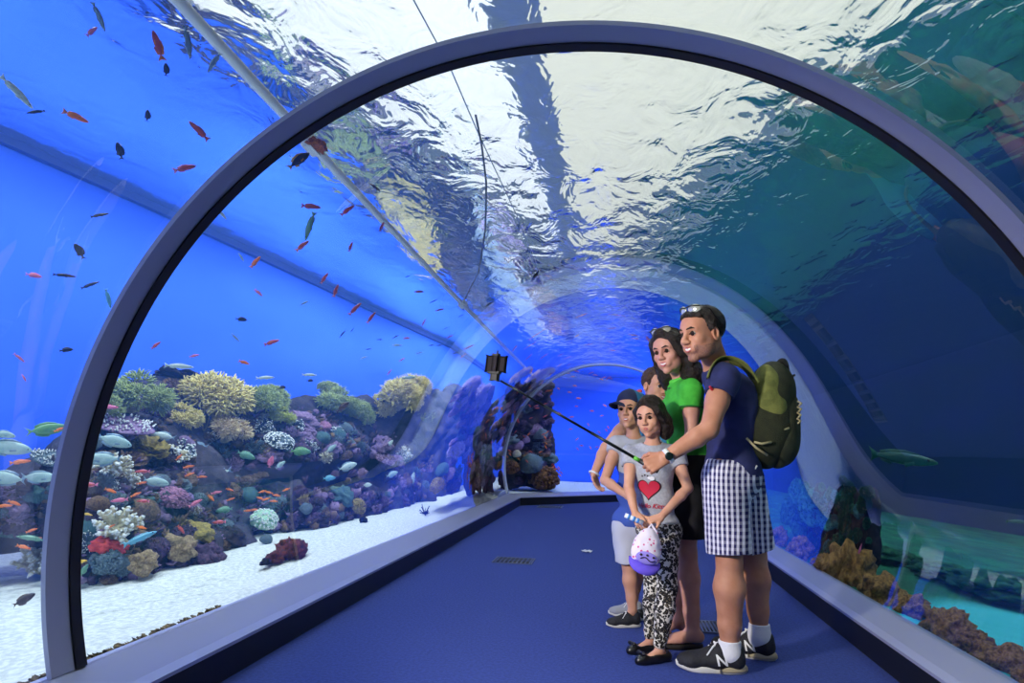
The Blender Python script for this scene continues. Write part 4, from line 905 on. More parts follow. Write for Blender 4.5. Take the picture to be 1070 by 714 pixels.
def make_heldcap(wl):
    top = A(680, 551, 3.50); c = A(675, 577, 3.47)
    t = thing('baseball_cap', 'small pink and purple patterned cap hanging from the hands of the child in leopard leggings', 'cap', top)
    m = bpy.data.materials.new('flowered cap cloth'); m.use_nodes = True; nt = m.node_tree; b = nt.nodes['Principled BSDF']; b.inputs['Roughness'].default_value = .85
    tc = nt.nodes.new('ShaderNodeTexCoord'); v = nt.nodes.new('ShaderNodeTexVoronoi'); v.inputs['Scale'].default_value = 46; nt.links.new(tc.outputs['Object'], v.inputs['Vector'])
    r = nt.nodes.new('ShaderNodeValToRGB'); e = r.color_ramp.elements; e[0].color = (*lin((204, 60, 130)), 1); e[0].position = .2; e[1].color = (*lin((232, 222, 238)), 1); e[1].position = .34
    nt.links.new(v.outputs['Distance'], r.inputs[0]); nt.links.new(r.outputs[0], b.inputs['Base Color'])
    pu = mat('purple cap cloth', (104, 82, 214), .85); ink = mat('dark print ink')
    up = unit(top-A(671, 600, 3.46)); rt = unit(V3(1, .1, 0)-up*up[0]); fr = unit(np.cross(rt, up)); fr = fr if fr[1] < 0 else -fr
    Bc = np.stack([rt, fr, up])
    S = Solid(.03); S.el(c, (.073, .055, .085), Bc); S.el(c+up*.055, (.05, .035, .06), Bc); S.el(c-up*.02, (.066, .045, .1), Bc, .004, sub=False); S.cut(-up+fr*.25, c-up*.055)
    cr = S.mesh('crown', .0035, m, t, noise=wrinkle(.006, 25))
    bp = []
    for f, dz in ((0, 0), (.6, .004), (1, .0), (1, -.006), (.6, -.002), (0, -.006)):
        bp.append([c+rt*(.076*math.cos(a))-up*(.038+.022*math.sin(a)+f*.048*max(.1, math.sin(a))**.7)+fr*(.055*math.sin(a)+.012*f+dz) for a in np.linspace(-.15, PI+.15, 22)])
    loft('brim', bp, pu, t)
    S = Solid(.004); S.el(c-up*.03+fr*.058, (.052, .012, .030), Bc); fp = S.mesh('front_panel', .003, mat('lilac panel', (150, 136, 226), .85), t)
    S = Solid(.002)
    for q, z in ((-.03, -.02), (.0, -.018), (.03, -.022)): S.el(c+rt*q+up*z+fr*.071, (.007, .003, .006), Bc, .001)
    for i in range(10):
        a = -.2+i*.35; S.rc(c+rt*(-.03+.007*i)+up*(-.036+.007*math.sin(a*2))+fr*.071, .0025, c+rt*(-.023+.007*i)+up*(-.036+.007*math.sin(a*2+.7))+fr*.071, .0025)
    o = S.mesh('front_print', .002, ink, fp, origin=t.location); o.location = (0, 0, 0)
    tube('back_strap', [c+up*.07+rt*-.03, c+up*.105+rt*-.01, top+up*.012, c+up*.105+rt*.03, c+up*.06+rt*.05], .007, m, t)
    t2 = thing('paper_roll', 'small blue and white rolled leaflet in the hands of the child in leopard leggings', 'roll', A(661, 542.5, 3.49))
    a, b_ = A(653, 538.5, 3.49), A(672, 546.5, 3.49); d = unit(b_-a); r = basis(d, (0, 0, 1)); wh = mat('pale paper', (226, 232, 240), .6)
    rings = [[p+(r[0]*math.cos(q)+r[2]*math.sin(q))*rr for q in np.linspace(0, 2*PI, 20, False)] for p, rr in ((a+d*.01, .006), (a, .007), (a, .0115), (b_, .0115), (b_, .007), (b_-d*.01, .006))]
    sh = loft('sheet', rings, wh, t2)
    for f in (.22, .5, .72): 
        rings = [[a+(b_-a)*f+d*z+(r[0]*math.cos(q)+r[2]*math.sin(q))*rr for q in np.linspace(0, 2*PI, 20, False)] for z, rr in ((-.006, .0116), (-.006, .0121), (.006, .0121), (.006, .0116))]
        loft('printed_band', rings, mat('light blue print', (70, 140, 214), .6), t2)
make_stick(); make_pack(); make_heldcap(None)
# ------------------------------------------------------------------ reef
from mathutils.bvhtree import BVHTree
_n1 = len(TUN[0].data.vertices); _tb = BVHTree.FromPolygons([v.co for q in TUN for v in q.data.vertices], [tuple(p.vertices) for p in TUN[0].data.polygons]+[tuple(i+_n1 for i in p.vertices) for p in TUN[1].data.polygons])
def waterb(px, py):
    if px < 505: return water(px, py)
    d = Vector(ray(px, py)); h = _tb.ray_cast(Vector(_O), d)
    if not h[0]: return water(px, py)
    n = -h[1] if h[1].dot(d) < 0 else h[1]
    if h[0].x-CX < 0 and h[0].y < YB-(h[0].x-CX)*math.tan(TURN/2)-.01: return water(px, py)
    ci = d.dot(n); e = 1/1.33
    return np.array(h[0]), np.array(e*d+(math.sqrt(1-e*e*(1-ci*ci))-e*ci)*n)
def wpt(px, py, t): P, d = waterb(px, py); return P+d*t
ZC = .13
_cl = sorted([tuple(wplane(px, py, 2, ZC)[:2]) for px, py in ((100, 612), (150, 606), (200, 590), (240, 574), (262, 560), (330, 553), (400, 536), (440, 524), (468, 516))], key=lambda q: q[1])
_cy = [q[1] for q in _cl]; _cx = [q[0] for q in _cl]
def face_x(y, z): return float(np.interp(y, _cy, _cx))-.75*max(0, z-ZC)
def reef_t(px, py):              # distance through the water to the face of the reef
    if px < 72: return 2.3
    P, d = waterb(px, py); t = .1
    while t < 7:
        q = P+d*t
        if q[0] < face_x(q[1], q[2]) or q[2] < ZC: return t
        t += .03
    return 4.
def mhv(px, py, t):
    a, b = wpt(px-2, py, t), wpt(px+2, py, t); c, e = wpt(px, py-2, t), wpt(px, py+2, t); d = waterb(px, py)[1]
    f = lambda v: np.linalg.norm(v-d*(v@d)); return min(f(b-a)/4, .036), min(f(e-c)/4, .03)
def mpp(px, py, t):
    a, b = wpt(px-2, py, t), wpt(px+2, py, t); c, e = wpt(px, py-2, t), wpt(px, py+2, t); d = waterb(px, py)[1]
    f = lambda v: np.linalg.norm(v-d*(v@d)); return (f(b-a)+f(e-c))/8

def uv_blob(seed, rx=1., rz=1., amp=.2, sc=1.5, n=28, flat=-.35, amp2=.08, sc2=5.):
    V = []; Fc = []; m = n//2
    for i in range(m+1):
        th = PI*i/m
        for j in range(n):
            ph = 2*PI*j/n; v = Vector((math.sin(th)*math.cos(ph), math.sin(th)*math.sin(ph), math.cos(th)))
            r = 1+amp*mnoise.noise(v*sc+Vector((seed*3.1, 0, 0)))*2+amp2*mnoise.noise(v*sc2+Vector((0, seed*2.3, 0)))*2
            V.append((v.x*rx*r, v.y*rx*r, max(v.z*rz*r, flat)))
    Fc = [(i*n+j, i*n+(j+1) % n, i*n+n+(j+1) % n, i*n+n+j) for i in range(m) for j in range(n)]
    return V, [tuple(reversed(f)) for f in Fc]
class MB:
    def __init__(s): s.V = []; s.F = []; s.M = []
    def add(s, V, F, mi=0):
        k = len(s.V); s.V += [tuple(v) for v in V]; s.F += [tuple(i+k for i in f) for f in F]; s.M += [mi]*len(F)
    def limb(s, pts, rs, n=6, mi=0, tip=None):
        pts = [np.asarray(p, float) for p in pts]; R_ = []
        for i, p in enumerate(pts):
            t = unit(pts[min(i+1, len(pts)-1)]-pts[max(i-1, 0)]+1e-9); a = unit(np.cross(t, V3(.31, .2, .93))); b = np.cross(t, a)
            R_ += [p+rs[i]*(a*math.cos(q)+b*math.sin(q)) for q in np.linspace(0, 2*PI, n, False)]
        Fc = [(i*n+j, i*n+(j+1) % n, i*n+n+(j+1) % n, i*n+n+j) for i in range(len(pts)-1) for j in range(n)]+[tuple((len(pts)-1)*n+j for j in range(n))]
        k = len(s.F); s.add(R_, Fc, mi)
        if tip is not None:
            for q in range(len(Fc)-n-1, len(Fc)): s.M[k+q] = tip
    def done(s, name): 
        me = bpy.data.meshes.new(name); me.from_pydata(s.V, [], s.F); me.update(); me.polygons.foreach_set('use_smooth', [True]*len(me.polygons)); me.polygons.foreach_set('material_index', s.M); return me
def rdir(r, up=.0):
    while 1:
        v = V3(r.uniform(-1, 1), r.uniform(-1, 1), r.uniform(-1, 1)); l = np.linalg.norm(v)
        if .1 < l < 1 and v[2]/l > up: return v/l
def m_soft(seed):                # feathery soft coral
    r = random.Random(seed); b = MB()
    for i in range(11):
        d = rdir(r, .0); c = d*V3(.62, .62, .55)+V3(0, 0, .32); rad = r.uniform(.28, .40)
        b.limb([V3(0, 0, -.2), c*.5, c], [.16, .12, .12], 6, 1)
        for k in range(150):
            n_ = unit(rdir(r, -.9)+d*.35); p = c+n_*rad*r.uniform(.7, .98); q = p+n_*r.uniform(.08, .15)+rdir(r, -1)*.06; q2 = q+(q-p)*.4+rdir(r, -1)*.05
            b.limb([p, q, q2], [.024, .026, .010], 3, 0)
    return b.done('soft_coral')
def m_dome(seed):
    b = MB(); V, F = uv_blob(seed, 1, .85, .10, 1.2, 40, -.3, .03, 9); b.add(V, F); return b.done('dome_coral')
def m_boulder(seed):
    b = MB(); V, F = uv_blob(seed, 1, .7, .30, 1.6, 40, -.35, .14, 5); b.add(V, F); return b.done('boulder')
def m_branch(seed, n=60, thick=.055, spread=.0, knob=False):
    r = random.Random(seed); b = MB()
    for i in range(n):
        d = rdir(r, spread); p0 = d*.25; L = r.uniform(.6, .95); p1 = d*.6*L+V3(0, 0, .08)+rdir(r, -1)*.06; p2 = d*L+V3(0, 0, .16)+rdir(r, -1)*.08
        b.limb([p0, p1, p2, p2+(p2-p1)*.12], [thick*1.3, thick, thick*(1.25 if knob else .75), thick*.3], 6, 0, 1)
        for k in range(2):
            e = unit(d+rdir(r, -1)*.9); s0 = p1+(p2-p1)*r.uniform(.1, .7); b.limb([s0, s0+e*.16, s0+e*.25], [thick*.85, thick*.7, thick*.3], 5, 0, 1)
    V, F = uv_blob(seed, .42, .35, .1, 2, 16, -.3); b.add(V, F, 0)
    return b.done('branching_coral')
def m_table(seed):
    r = random.Random(seed); b = MB(); n = 30; V = []; 
    for f, z in ((.12, -.35), (.2, -.1), (.95, .10), (1, .16), (.9, .2), (.02, .15)):
        V += [(f*math.cos(a)*(1+.12*mnoise.noise(Vector((math.cos(a)*1.5+seed, math.sin(a)*1.5, f)))), f*math.sin(a)*(1+.12*math.sin(3*a+seed)), z) for a in np.linspace(0, 2*PI, n, False)]
    b.add(V, [(i*n+j, i*n+(j+1) % n, i*n+n+(j+1) % n, i*n+n+j) for i in range(5) for j in range(n)], 0)
    for i in range(130):
        a = r.uniform(0, 2*PI); q = math.sqrt(r.random())*.97; p = V3(q*math.cos(a), q*math.sin(a), .15); o = V3(math.cos(a), math.sin(a), 0)*.07*q
        b.limb([p, p+o+V3(0, 0, .11), p+o*1.5+V3(0, 0, .19)], [.042, .036, .014], 5, 0, 1)
    return b.done('table_coral')
def m_bush(seed):
    r = random.Random(seed); b = MB(); V, F = uv_blob(seed, .8, .62, .15, 2, 24, -.3); b.add(V, F, 0)
    for i in range(230):
        d = rdir(r, -.15); p = d*V3(.8, .8, .62)*.93; k = r.uniform(.05, .085); b.limb([p, p+d*k*1.4, p+d*k*2.1], [k, k*.95, k*.35], 6, 0, 1)
    return b.done('bushy_coral')
def m_leaf(seed):
    r = random.Random(seed); b = MB()
    for i in range(15):
        a0_ = r.uniform(0, 2*PI); tl = r.uniform(.2, .9); n = 14; V = []
        for f in (0, .4, .75, 1.):
            for j in range(n):
                u = (j/(n-1)-.5)*1.7; rr = f*r.uniform(.85, 1)*.0+f*.95; z = .1*i/15+f*tl*.6+.08*f*math.sin(u*7+i)
                V.append((rr*math.cos(a0_+u)*(1-.3*tl), rr*math.sin(a0_+u)*(1-.3*tl), z-.1))
        V2 = [(x, y, z-.03) for x, y, z in V]; F1 = [(i_*n+j, i_*n+j+1, i_*n+n+j+1, i_*n+n+j) for i_ in range(3) for j in range(n-1)]
        b.add(V+V2, F1+[tuple(reversed([q+4*n for q in f])) for f in F1]+[(3*n+j, 3*n+j+1, 7*n+j+1, 7*n+j) for j in range(n-1)])
    return b.done('leaf_coral')
def m_rubble(seed):
    r = random.Random(seed); b = MB()
    V, F = uv_blob(seed, .75, .5, .3, 2.2, 32, -.3, .2, 7); b.add(V, F)
    for i in range(34):
        d = rdir(r, -.1); V, F = uv_blob(seed+i*.7, 1, .8, .3, 2, 10, -.9); k = r.uniform(.10, .26); c = d*V3(.68, .68, .46); b.add([np.array(v)*k+c for v in V], F)
    return b.done('rubble')
def m_sponge(seed):
    b = MB(); r = random.Random(seed)
    for i in range(5):
        V, F = uv_blob(seed+i, .55, .42, .25, 1.8, 24, -.3, .08, 6); c = V3(r.uniform(-.5, .5), r.uniform(-.35, .35), r.uniform(-.05, .15)); b.add([np.array(v)+c for v in V], F)
    return b.done('sponge')
LIB = {'soft': [m_soft(i) for i in (1, 2, 3)], 'dome': [m_dome(i) for i in (1, 2)], 'boulder': [m_boulder(i) for i in (3, 4, 5)], 'branch': [m_branch(i) for i in (1, 2)],
       'finger': [m_branch(7, 46, .075, -.1, True), m_branch(8, 46, .075, -.1, True)], 'table': [m_table(i) for i in (1, 2)], 'bush': [m_bush(i) for i in (1, 2)],
       'leaf': [m_leaf(1), m_leaf(2)], 'rubble': [m_rubble(i) for i in (1, 2, 3)], 'sponge': [m_sponge(1)]}
NAMES = {'soft': 'soft_coral', 'dome': 'dome_coral', 'boulder': 'boulder_coral', 'branch': 'branching_coral', 'finger': 'finger_coral', 'table': 'table_coral', 'bush': 'bushy_coral', 'leaf': 'leaf_coral', 'rubble': 'rubble_rock', 'sponge': 'sponge'}
def cmat(name, a, b, rough=.85, sc=6, bump=.5, bs=30, kind='noise', lo=.38, hi=.62): return mat(name, a, rough, rgb2=b, scale=sc, lo=lo, hi=hi, bump=bump, bscale=bs, kind=kind, spec=.2)
CM = {'yellow': cmat('yellow polyps', (232, 214, 140), (204, 186, 112), sc=9), 'olive': cmat('olive polyps', (176, 186, 120), (140, 156, 104), sc=9), 'lime': cmat('lime polyps', (206, 208, 110), (170, 182, 92)),
      'lav': cmat('lavender polyps', (206, 190, 226), (170, 160, 206)), 'beige': cmat('beige polyps', (236, 214, 170), (206, 178, 140)), 'stem': cmat('pale stem', (190, 176, 140), (160, 148, 120)),
      'grey': cmat('grey coral', (120, 136, 142), (84, 100, 110), bs=14, kind='voronoi', sc=12, lo=.1, hi=.6), 'green': cmat('green-grey coral', (100, 132, 128), (68, 98, 102), bs=14, kind='voronoi', sc=12, lo=.1, hi=.6),
      'mauve': cmat('mauve coral', (150, 124, 158), (110, 88, 124)), 'pink': cmat('pink coral', (176, 122, 150), (132, 90, 122)), 'brown': cmat('brown coral', (122, 98, 72), (82, 62, 52)), 'tan': cmat('tan coral', (172, 150, 112), (128, 106, 80)),
      'dark': cmat('dark brown growth', (62, 50, 50), (38, 30, 36)), 'purple': cmat('purple growth', (92, 70, 96), (60, 46, 70)), 'cream': cmat('cream coral', (214, 206, 176), (180, 170, 142)), 'tip': cmat('white coral tips', (238, 238, 232), (222, 224, 226)),
      'red': cmat('red sponge', (226, 84, 76), (190, 60, 64), sc=4), 'mustard': cmat('mustard coral', (166, 146, 72), (118, 104, 56)), 'mint': cmat('mint coral', (196, 228, 196), (160, 204, 180)), 'redbrown': cmat('red-brown rock', (112, 54, 40), (64, 36, 34), sc=5),
      'rock': cmat('reef rock', (74, 68, 80), (40, 38, 52), sc=3.5, bs=16, bump=1.), 'rust': cmat('rusty growth', (138, 98, 64), (88, 62, 46), sc=5), 'black': cmat('black rock', (34, 34, 40), (22, 22, 28))}
def plant(kind, P, rad, up=(0, 0, 1), col='grey', tip=None, var=0, rz=0., squash=1., name=None, parent=None):
    me = LIB[kind][var % len(LIB[kind])]
    if not me.materials: me.materials.append(CM['grey']); me.materials.append(CM['tip'])
    o = bpy.data.objects.new(name or NAMES[kind], me); C.objects.link(o)
    q = Vector(up).to_track_quat('Z', 'Y'); M = Matrix.LocRotScale(Vector(P), q, (rad, rad, rad*squash)) @ Matrix.Rotation(rz, 4, 'Z')
    if parent is not None: o.parent = parent; M = Matrix.Translation(parent.location).inverted() @ M
    o.matrix_basis = M
    for i, c in enumerate((col, tip or ('stem' if kind == 'soft' else col))):
        if i < len(o.material_slots): o.material_slots[i].link = 'OBJECT'; o.material_slots[i].material = CM[c]
    return o
def reef_thing(kind, px, py, wpx, col, label, cat='coral', tip=None, var=0, up=(.55, 0, .83), squash=1., dt=0., rz=None, name=None, base=None, group=None):
    t = reef_t(px, py)+dt if base is None else None
    if base is None:
        P = wpt(px, py, t); hw = wpx*.6*mpp(px, py, t)
        while P[0] < wall_x(P[1])+hw+.05 and t > .2: t -= .05; P = wpt(px, py, t); hw = wpx*.6*mpp(px, py, t)
    else: P = np.array(wplane(px, py, 2, base)) if px < 505 else None; t = np.linalg.norm(P-waterb(px, py)[0])
    o = plant(kind, P, wpx*.5*mpp(px, py, t), up, col, tip, var, rng.uniform(0, 6) if rz is None else rz, squash, name)
    return tag(o, label, cat, group)
# rock masses: the outcrops, with small growths fixed to them as parts
TOP = [(-60, 540), (-30, 520), (0, 508), (30, 496), (60, 482), (71, 478), (74, 458), (85, 444), (120, 428), (160, 412), (200, 402), (235, 418), (300, 432), (340, 424), (385, 430), (420, 418), (445, 425), (456, 450), (463, 490), (470, 505)]
BOT = [(-60, 556), (0, 552), (40, 552), (70, 552), (74, 604), (100, 608), (150, 602), (200, 586), (240, 570), (262, 556), (330, 548), (400, 532), (440, 520), (470, 512)]
ty = lambda px: float(np.interp(px, *zip(*TOP))); by = lambda px: float(np.interp(px, *zip(*BOT)))
def cave(px, py): return 245 < px < 405 and 478 < py < 516 and not 340 < px < 0
OUT = []
for x0, x1, lab in ((-60, 178, 'broad dark reef rock under the yellow soft corals beside the arch ring'), (178, 330, 'sloping dark reef rock between the purple bush coral and the cave'), (330, 472, 'tall dark reef rock crowned by the last yellow soft coral before the pillars')):
    S = Solid(.10); px = x0
    while px <= x1:
        stp = 13 if px < 250 else 10
        py = ty(px)
        while py < by(px)+6:
            t = reef_t(px, py); back = (.50 if px < 365 else .40)+(.5 if cave(px, py) else 0); P = wpt(px, py, t+back*1.05)+V3(0, 0, -.05); r_ = (mpp(px, py, t)*stp*1.35+.06)*(.7 if px < 60 else 1 if px < 365 else .8)
            P[0] = max(P[0], wall_x(P[1])+r_+.25); r_ *= .62 if 72 < px < 96 else 1; S.el(P, (r_*1.2, r_, r_*.95)); py += stp*1.1
        px += stp*1.15
    OUT.append(S)
ORK = []
def rough(amp, sc):
    def fn(V):
        out = V.copy()
        for i in range(len(V)):
            v = Vector(V[i]); n = mnoise.noise_vector(v*sc)*amp+mnoise.noise_vector(v*sc*2.7)*amp*.5+mnoise.noise_vector(v*sc*6)*amp*.22; out[i] += n
        return out
    return fn
for S, lab in zip(OUT, ('broad dark reef rock under the yellow soft corals beside the arch ring', 'sloping dark reef rock in the middle, below the biggest yellow soft coral', 'tall dark reef rock crowned by the farthest yellow soft coral, before the pillars')):
    lo, hi = S.bounds(); root = thing('reef_outcrop', lab, 'reef rock', ((lo[0]+hi[0])/2, (lo[1]+hi[1])/2, .1)); S.mesh('rock', .055, CM['rock'], root, noise=rough(.10, 2.4), smooth=1); ORK.append(root)
rr = random.Random(11); cnt = [0, 0, 0]
KINDS = [('dome', ('grey', 'green', 'brown', 'mauve')), ('boulder', ('rock', 'mauve', 'brown', 'green')), ('bush', ('mauve', 'purple', 'brown', 'grey')), ('rubble', ('dark', 'purple', 'brown', 'rock', 'purple')), ('rubble', ('purple', 'mauve', 'dark', 'tan')), ('branch', ('grey', 'tan', 'mauve')), ('finger', ('grey', 'tan', 'cream')), ('leaf', ('brown', 'grey'))]
for i in range(900):
    px = rr.uniform(-40, 466); f = rr.random(); py = ty(px)+4+(by(px)-ty(px)-4)*f
    k = 0 if px < 178 else 1 if px < 330 else 2
    if cnt[k] >= 98 or (cave(px, py) and rr.random() < .9): continue
    cnt[k] += 1; kd, cols = rr.choice(KINDS if f < .8 else KINDS[2:5]); wpx = rr.uniform(15, 34)*(1.1 if px < 200 else .85 if px < 330 else .68)
    t = reef_t(px, py)+.10; plant(kd, wpt(px, py, t), wpx*.5*mpp(px, py, t), (.5+rr.uniform(-.3, .3), rr.uniform(-.5, .3), .8), rr.choice(cols), rr.choice((None, None, 'tip')) if kd in ('branch', 'finger') else None, rr.randint(0, 2), rr.uniform(0, 6), rr.uniform(.8, 1.2), parent=ORK[k])
R_ = reef_thing
R_('soft', 222, 432, 78, 'yellow', 'largest pale yellow feathery soft coral on top of the near reef', var=0, dt=-.05)
R_('soft', 186, 444, 42, 'yellow', 'smaller pale yellow soft coral leaning on the left of the largest one', var=1)
R_('soft', 236, 458, 44, 'beige', 'buff soft coral hanging below the largest pale yellow one', var=2, dt=-.02)
R_('soft', 138, 424, 66, 'olive', 'wide olive-green soft coral next to the dark brown crinkled coral', var=1)
R_('soft', 104, 430, 40, 'olive', 'olive-green soft coral closest to the dark edge of the arch ring', var=2)
R_('leaf', 197, 398, 66, 'dark', 'dark brown crinkled coral standing highest on the near reef', var=0, up=(.2, 0, 1), squash=.8)
R_('bush', 186, 408, 40, 'brown', 'brown knobbly coral just under the dark crinkled coral')
R_('soft', 268, 426, 44, 'olive', 'dull olive soft coral to the right of the largest yellow one', var=0)
R_('soft', 292, 440, 26, 'lime', 'small lime-yellow soft coral below the dull olive one', var=1)
R_('soft', 282, 422, 36, 'olive', 'hazy olive soft coral behind the small lime-yellow one', var=2, dt=.2)
R_('soft', 350, 428, 40, 'olive', 'greenish soft coral above the round green domes', var=1)
R_('soft', 372, 440, 36, 'olive', 'sagging greenish soft coral beside the gap in the far reef', var=0)
R_('soft', 342, 414, 28, 'olive', 'small dusky soft coral at the crest between the two yellow stands', var=2, dt=.2)
R_('soft', 412, 426, 52, 'yellow', 'tall yellow soft coral crowning the far end of the reef', var=0)
R_('soft', 430, 412, 36, 'yellow', 'upper yellow tuft of the far soft coral stand', var=2)
R_('soft', 394, 432, 36, 'yellow', 'left yellow tuft of the far soft coral stand', var=1)
R_('soft', 440, 446, 30, 'lime', 'golden soft coral drooping at the far edge of the reef', var=1)
R_('table', 126, 446, 62, 'mauve', 'broad dark table coral with white tips under the olive soft coral', tip='tip', squash=.8, up=(.45, -.1, .9), rz=1)
R_('leaf', 156, 470, 46, 'mustard', 'mustard-brown ruffled coral in the middle of the near reef', var=1)
R_('finger', 117, 492, 44, 'cream', 'cream finger coral under the two silvery oval fish', tip='tip', var=0)
R_('bush', 180, 521, 42, 'pink', 'pink-purple knobbly coral halfway down the near reef', tip='pink', squash=.75)
R_('finger', 122, 555, 56, 'cream', 'large cream branching coral above the red sponge', tip='tip', var=1)
R_('sponge', 115, 571, 38, 'red', 'flat red sponge under the cream branching coral', cat='sponge', squash=.8)
R_('bush', 112, 588, 42, 'grey', 'grey knobbly coral directly below the red sponge', tip='grey')
R_('boulder', 150, 588, 30, 'tan', 'hollow tan lump coral right of the grey knobbly one', var=1)
R_('dome', 114, 606, 18, 'brown', 'brown round coral half sunk in the sand at the foot of the reef', base=.14)
R_('boulder', 190, 573, 32, 'tan', 'smooth folded tan coral near the sand below the purple coral', var=2)
R_('rubble', 214, 582, 52, 'purple', 'low purple-brown tangle along the sand right of the folded tan coral', cat='reef growth', squash=.8)
R_('rubble', 240, 562, 40, 'dark', 'dark tangle at the tip of the near reef by the sand', cat='reef growth', squash=.8)
R_('boulder', 204, 556, 40, 'mustard', 'ledge of mustard-brown coral above the purple-brown tangle', squash=.5, var=1)
R_('dome', 102, 527, 22, 'brown', 'small brown dome coral under the pink fish near the arch ring')
R_('dome', 92, 462, 26, 'grey', 'grey dome coral pressed against the view of the arch ring')
R_('bush', 276, 544, 34, 'mint', 'pale mint coral cluster at the foot of the middle reef', tip='tip', dt=-.05)
R_('dome', 278, 564, 13, 'grey', 'small round grey coral on the sand at the reef tip', base=.15)
R_('bush', 237, 516, 36, 'brown', 'round reddish-brown coral with orange fish around it', tip='brown')
R_('bush', 292, 462, 36, 'grey', 'white-speckled knobbly coral under the small lime soft coral', tip='tip', squash=.8)
R_('boulder', 316, 438, 30, 'mauve', 'grey-mauve lump coral on the crest right of the lime soft coral', squash=.7)
R_('dome', 337, 458, 17, 'green', 'left one of two round green domes on the far reef crest')
R_('dome', 353, 454, 16, 'green', 'right one of two round green domes on the far reef crest')
R_('dome', 339, 446, 14, 'pink', 'small pinkish dome above the two round green domes')
R_('boulder', 398, 464, 26, 'mauve', 'large mauve lump coral beneath the far yellow stand', squash=.8)
R_('table', 401, 480, 28, 'mauve', 'mauve shelf coral under the large mauve lump', tip='mauve', squash=.7)
R_('dome', 419, 456, 12, 'green', 'round green coral at the foot of the golden soft coral')
R_('dome', 320, 532, 14, 'grey', 'round grey coral on the cave floor by the sand')
R_('boulder', 358, 518, 26, 'green', 'low green lump in front of the blue cave', squash=.7)
R_('bush', 374, 530, 22, 'mustard', 'mustard tuft right of the low green lump')
R_('boulder', 40, 512, 36, 'green', 'grey-green lump seen left of the arch ring', var=0, dt=.1)
R_('table', 52, 482, 40, 'grey', 'dark spiky coral with white tips just left of the arch ring', tip='tip', dt=.1)
R_('bush', 20, 545, 62, 'green', 'blue-grey coral mass at the left edge of the photo', tip='green', dt=.3)
R_('finger', 40, 592, 54, 'cream', 'pale finger coral growing from the sand left of the arch ring', tip='tip', base=.2, var=0)
# loose things on the sand
R_('rubble', 304, 576, 44, 'redbrown', 'red-brown rough rock lying alone on the white sand', 'rock', base=.17, up=(0, 0, 1), squash=.9, name='rock')
R_('boulder', 286, 584, 20, 'redbrown', 'low end piece leaning on the red-brown rough rock', 'rock', base=.15, up=(0, 0, 1), name='rock')
R_('boulder', 277, 588, 11, 'black', 'small black stone beside the red-brown rock on the sand', 'stone', base=.15, up=(0, 0, 1), name='stone')
R_('boulder', 380, 544, 9, 'black', 'tiny dark stone on the sand below the cave', 'stone', base=.14, up=(0, 0, 1), name='stone')
R_('boulder', 341, 547, 14, 'tan', 'flat tan stone at the edge of the sand before the cave', 'stone', base=.14, up=(0, 0, 1), squash=.5, name='stone')
P = np.array(wplane(444, 537, 2, .125)); b = MB()
for i in range(9):
    a = i*.7; d = V3(math.cos(a), math.sin(a), .5*math.sin(i*2.1)+.3); b.limb([V3(0, 0, 0), d*.07, d*.13+V3(0, 0, .02), d*.16+V3(0, 0, -.01)], [.014, .011, .008, .003], 5)
me = b.done('feather_star'); me.materials.append(CM['black']); o = bpy.data.objects.new('feather_star', me); C.objects.link(o); o.location = P; tag(o, 'small dark feather star with spread arms on the white sand', 'feather star')
# far pillars
def pillar(name, lab, px0, px1, pyt, pyb, t0, lean, seed, col):
    S = Solid(.10); r = random.Random(seed); py = pyt
    while py < pyb+6:
        f = (py-pyt)/(pyb-pyt); a, b_ = px0(f), px1(f); n = 5
        for i in range(n):
            px = a+(b_-a)*(i+.5)/n; h_, v_ = mhv(px, py, t0); P = wpt(px, py, t0); S.el(P+V3(0, .15+r.uniform(-.1, .1), 0), (min(.22, (b_-a)/n*h_*.75), .2, 7.5*v_))
        py += 9
    lo, hi = S.bounds(); root = thing(name, lab, 'reef rock', ((lo[0]+hi[0])/2, (lo[1]+hi[1])/2, .1)); S.mesh('rock', .05, CM[col], root, noise=rough(.12, 2.2)); return root, r
T1, T2 = 1.3, 1.1
p1, r1 = pillar('reef_stack', 'slim far reef pillar covered in lavender soft coral', lambda f: 480+4*f-8*max(0, f-.8), lambda f: 510+4*f, 412, 512, T1, 0, 1, 'purple')
p2, r2 = pillar('reef_stack', 'dark far reef pillar behind the thin white seam of the tunnel', lambda f: 528-10*f+12*max(0, f-.6), lambda f: 572+4*f+8*max(0, f-.7), 404, 506, T2, 0, 2, 'dark')
def on_pillar(kd, px, py, t, w_, c, r_, par):
    h_, v_ = mhv(px, py, t); plant(kd, wpt(px, py, t), w_*.5*h_, (r_.uniform(-.2, .2), -.35, 1), c, None, r_.randint(0, 2), r_.uniform(0, 6), min(1.3, v_/h_*1.2), parent=par)
for i in range(90):
    f = r1.random(); px = r1.uniform(473, 517); py = 410+f*98; kd, c = r1.choice((('rubble', 'purple'), ('bush', 'mauve'), ('bush', 'grey'), ('soft', 'lav'), ('finger', 'grey'), ('boulder', 'mauve'), ('rubble', 'mauve')))
    on_pillar(kd, px, py, T1-.15, r1.uniform(8, 14), c, r1, p1)
for i in range(98):
    f = r2.random(); px = r2.uniform(522-4*f, 576+8*max(0, f-.7)); py = 402+f*104; kd, c = r2.choice((('rubble', 'dark'), ('rubble', 'purple'), ('rubble', 'brown'), ('rubble', 'rust' if f > .65 else 'dark'), ('boulder', 'grey' if f > .5 else 'purple'), ('bush', 'purple'), ('dome', 'rust' if f > .7 else 'mauve'), ('finger', 'grey')))
    on_pillar(kd, px, py, T2-.12, r2.uniform(9, 17), c, r2, p2)
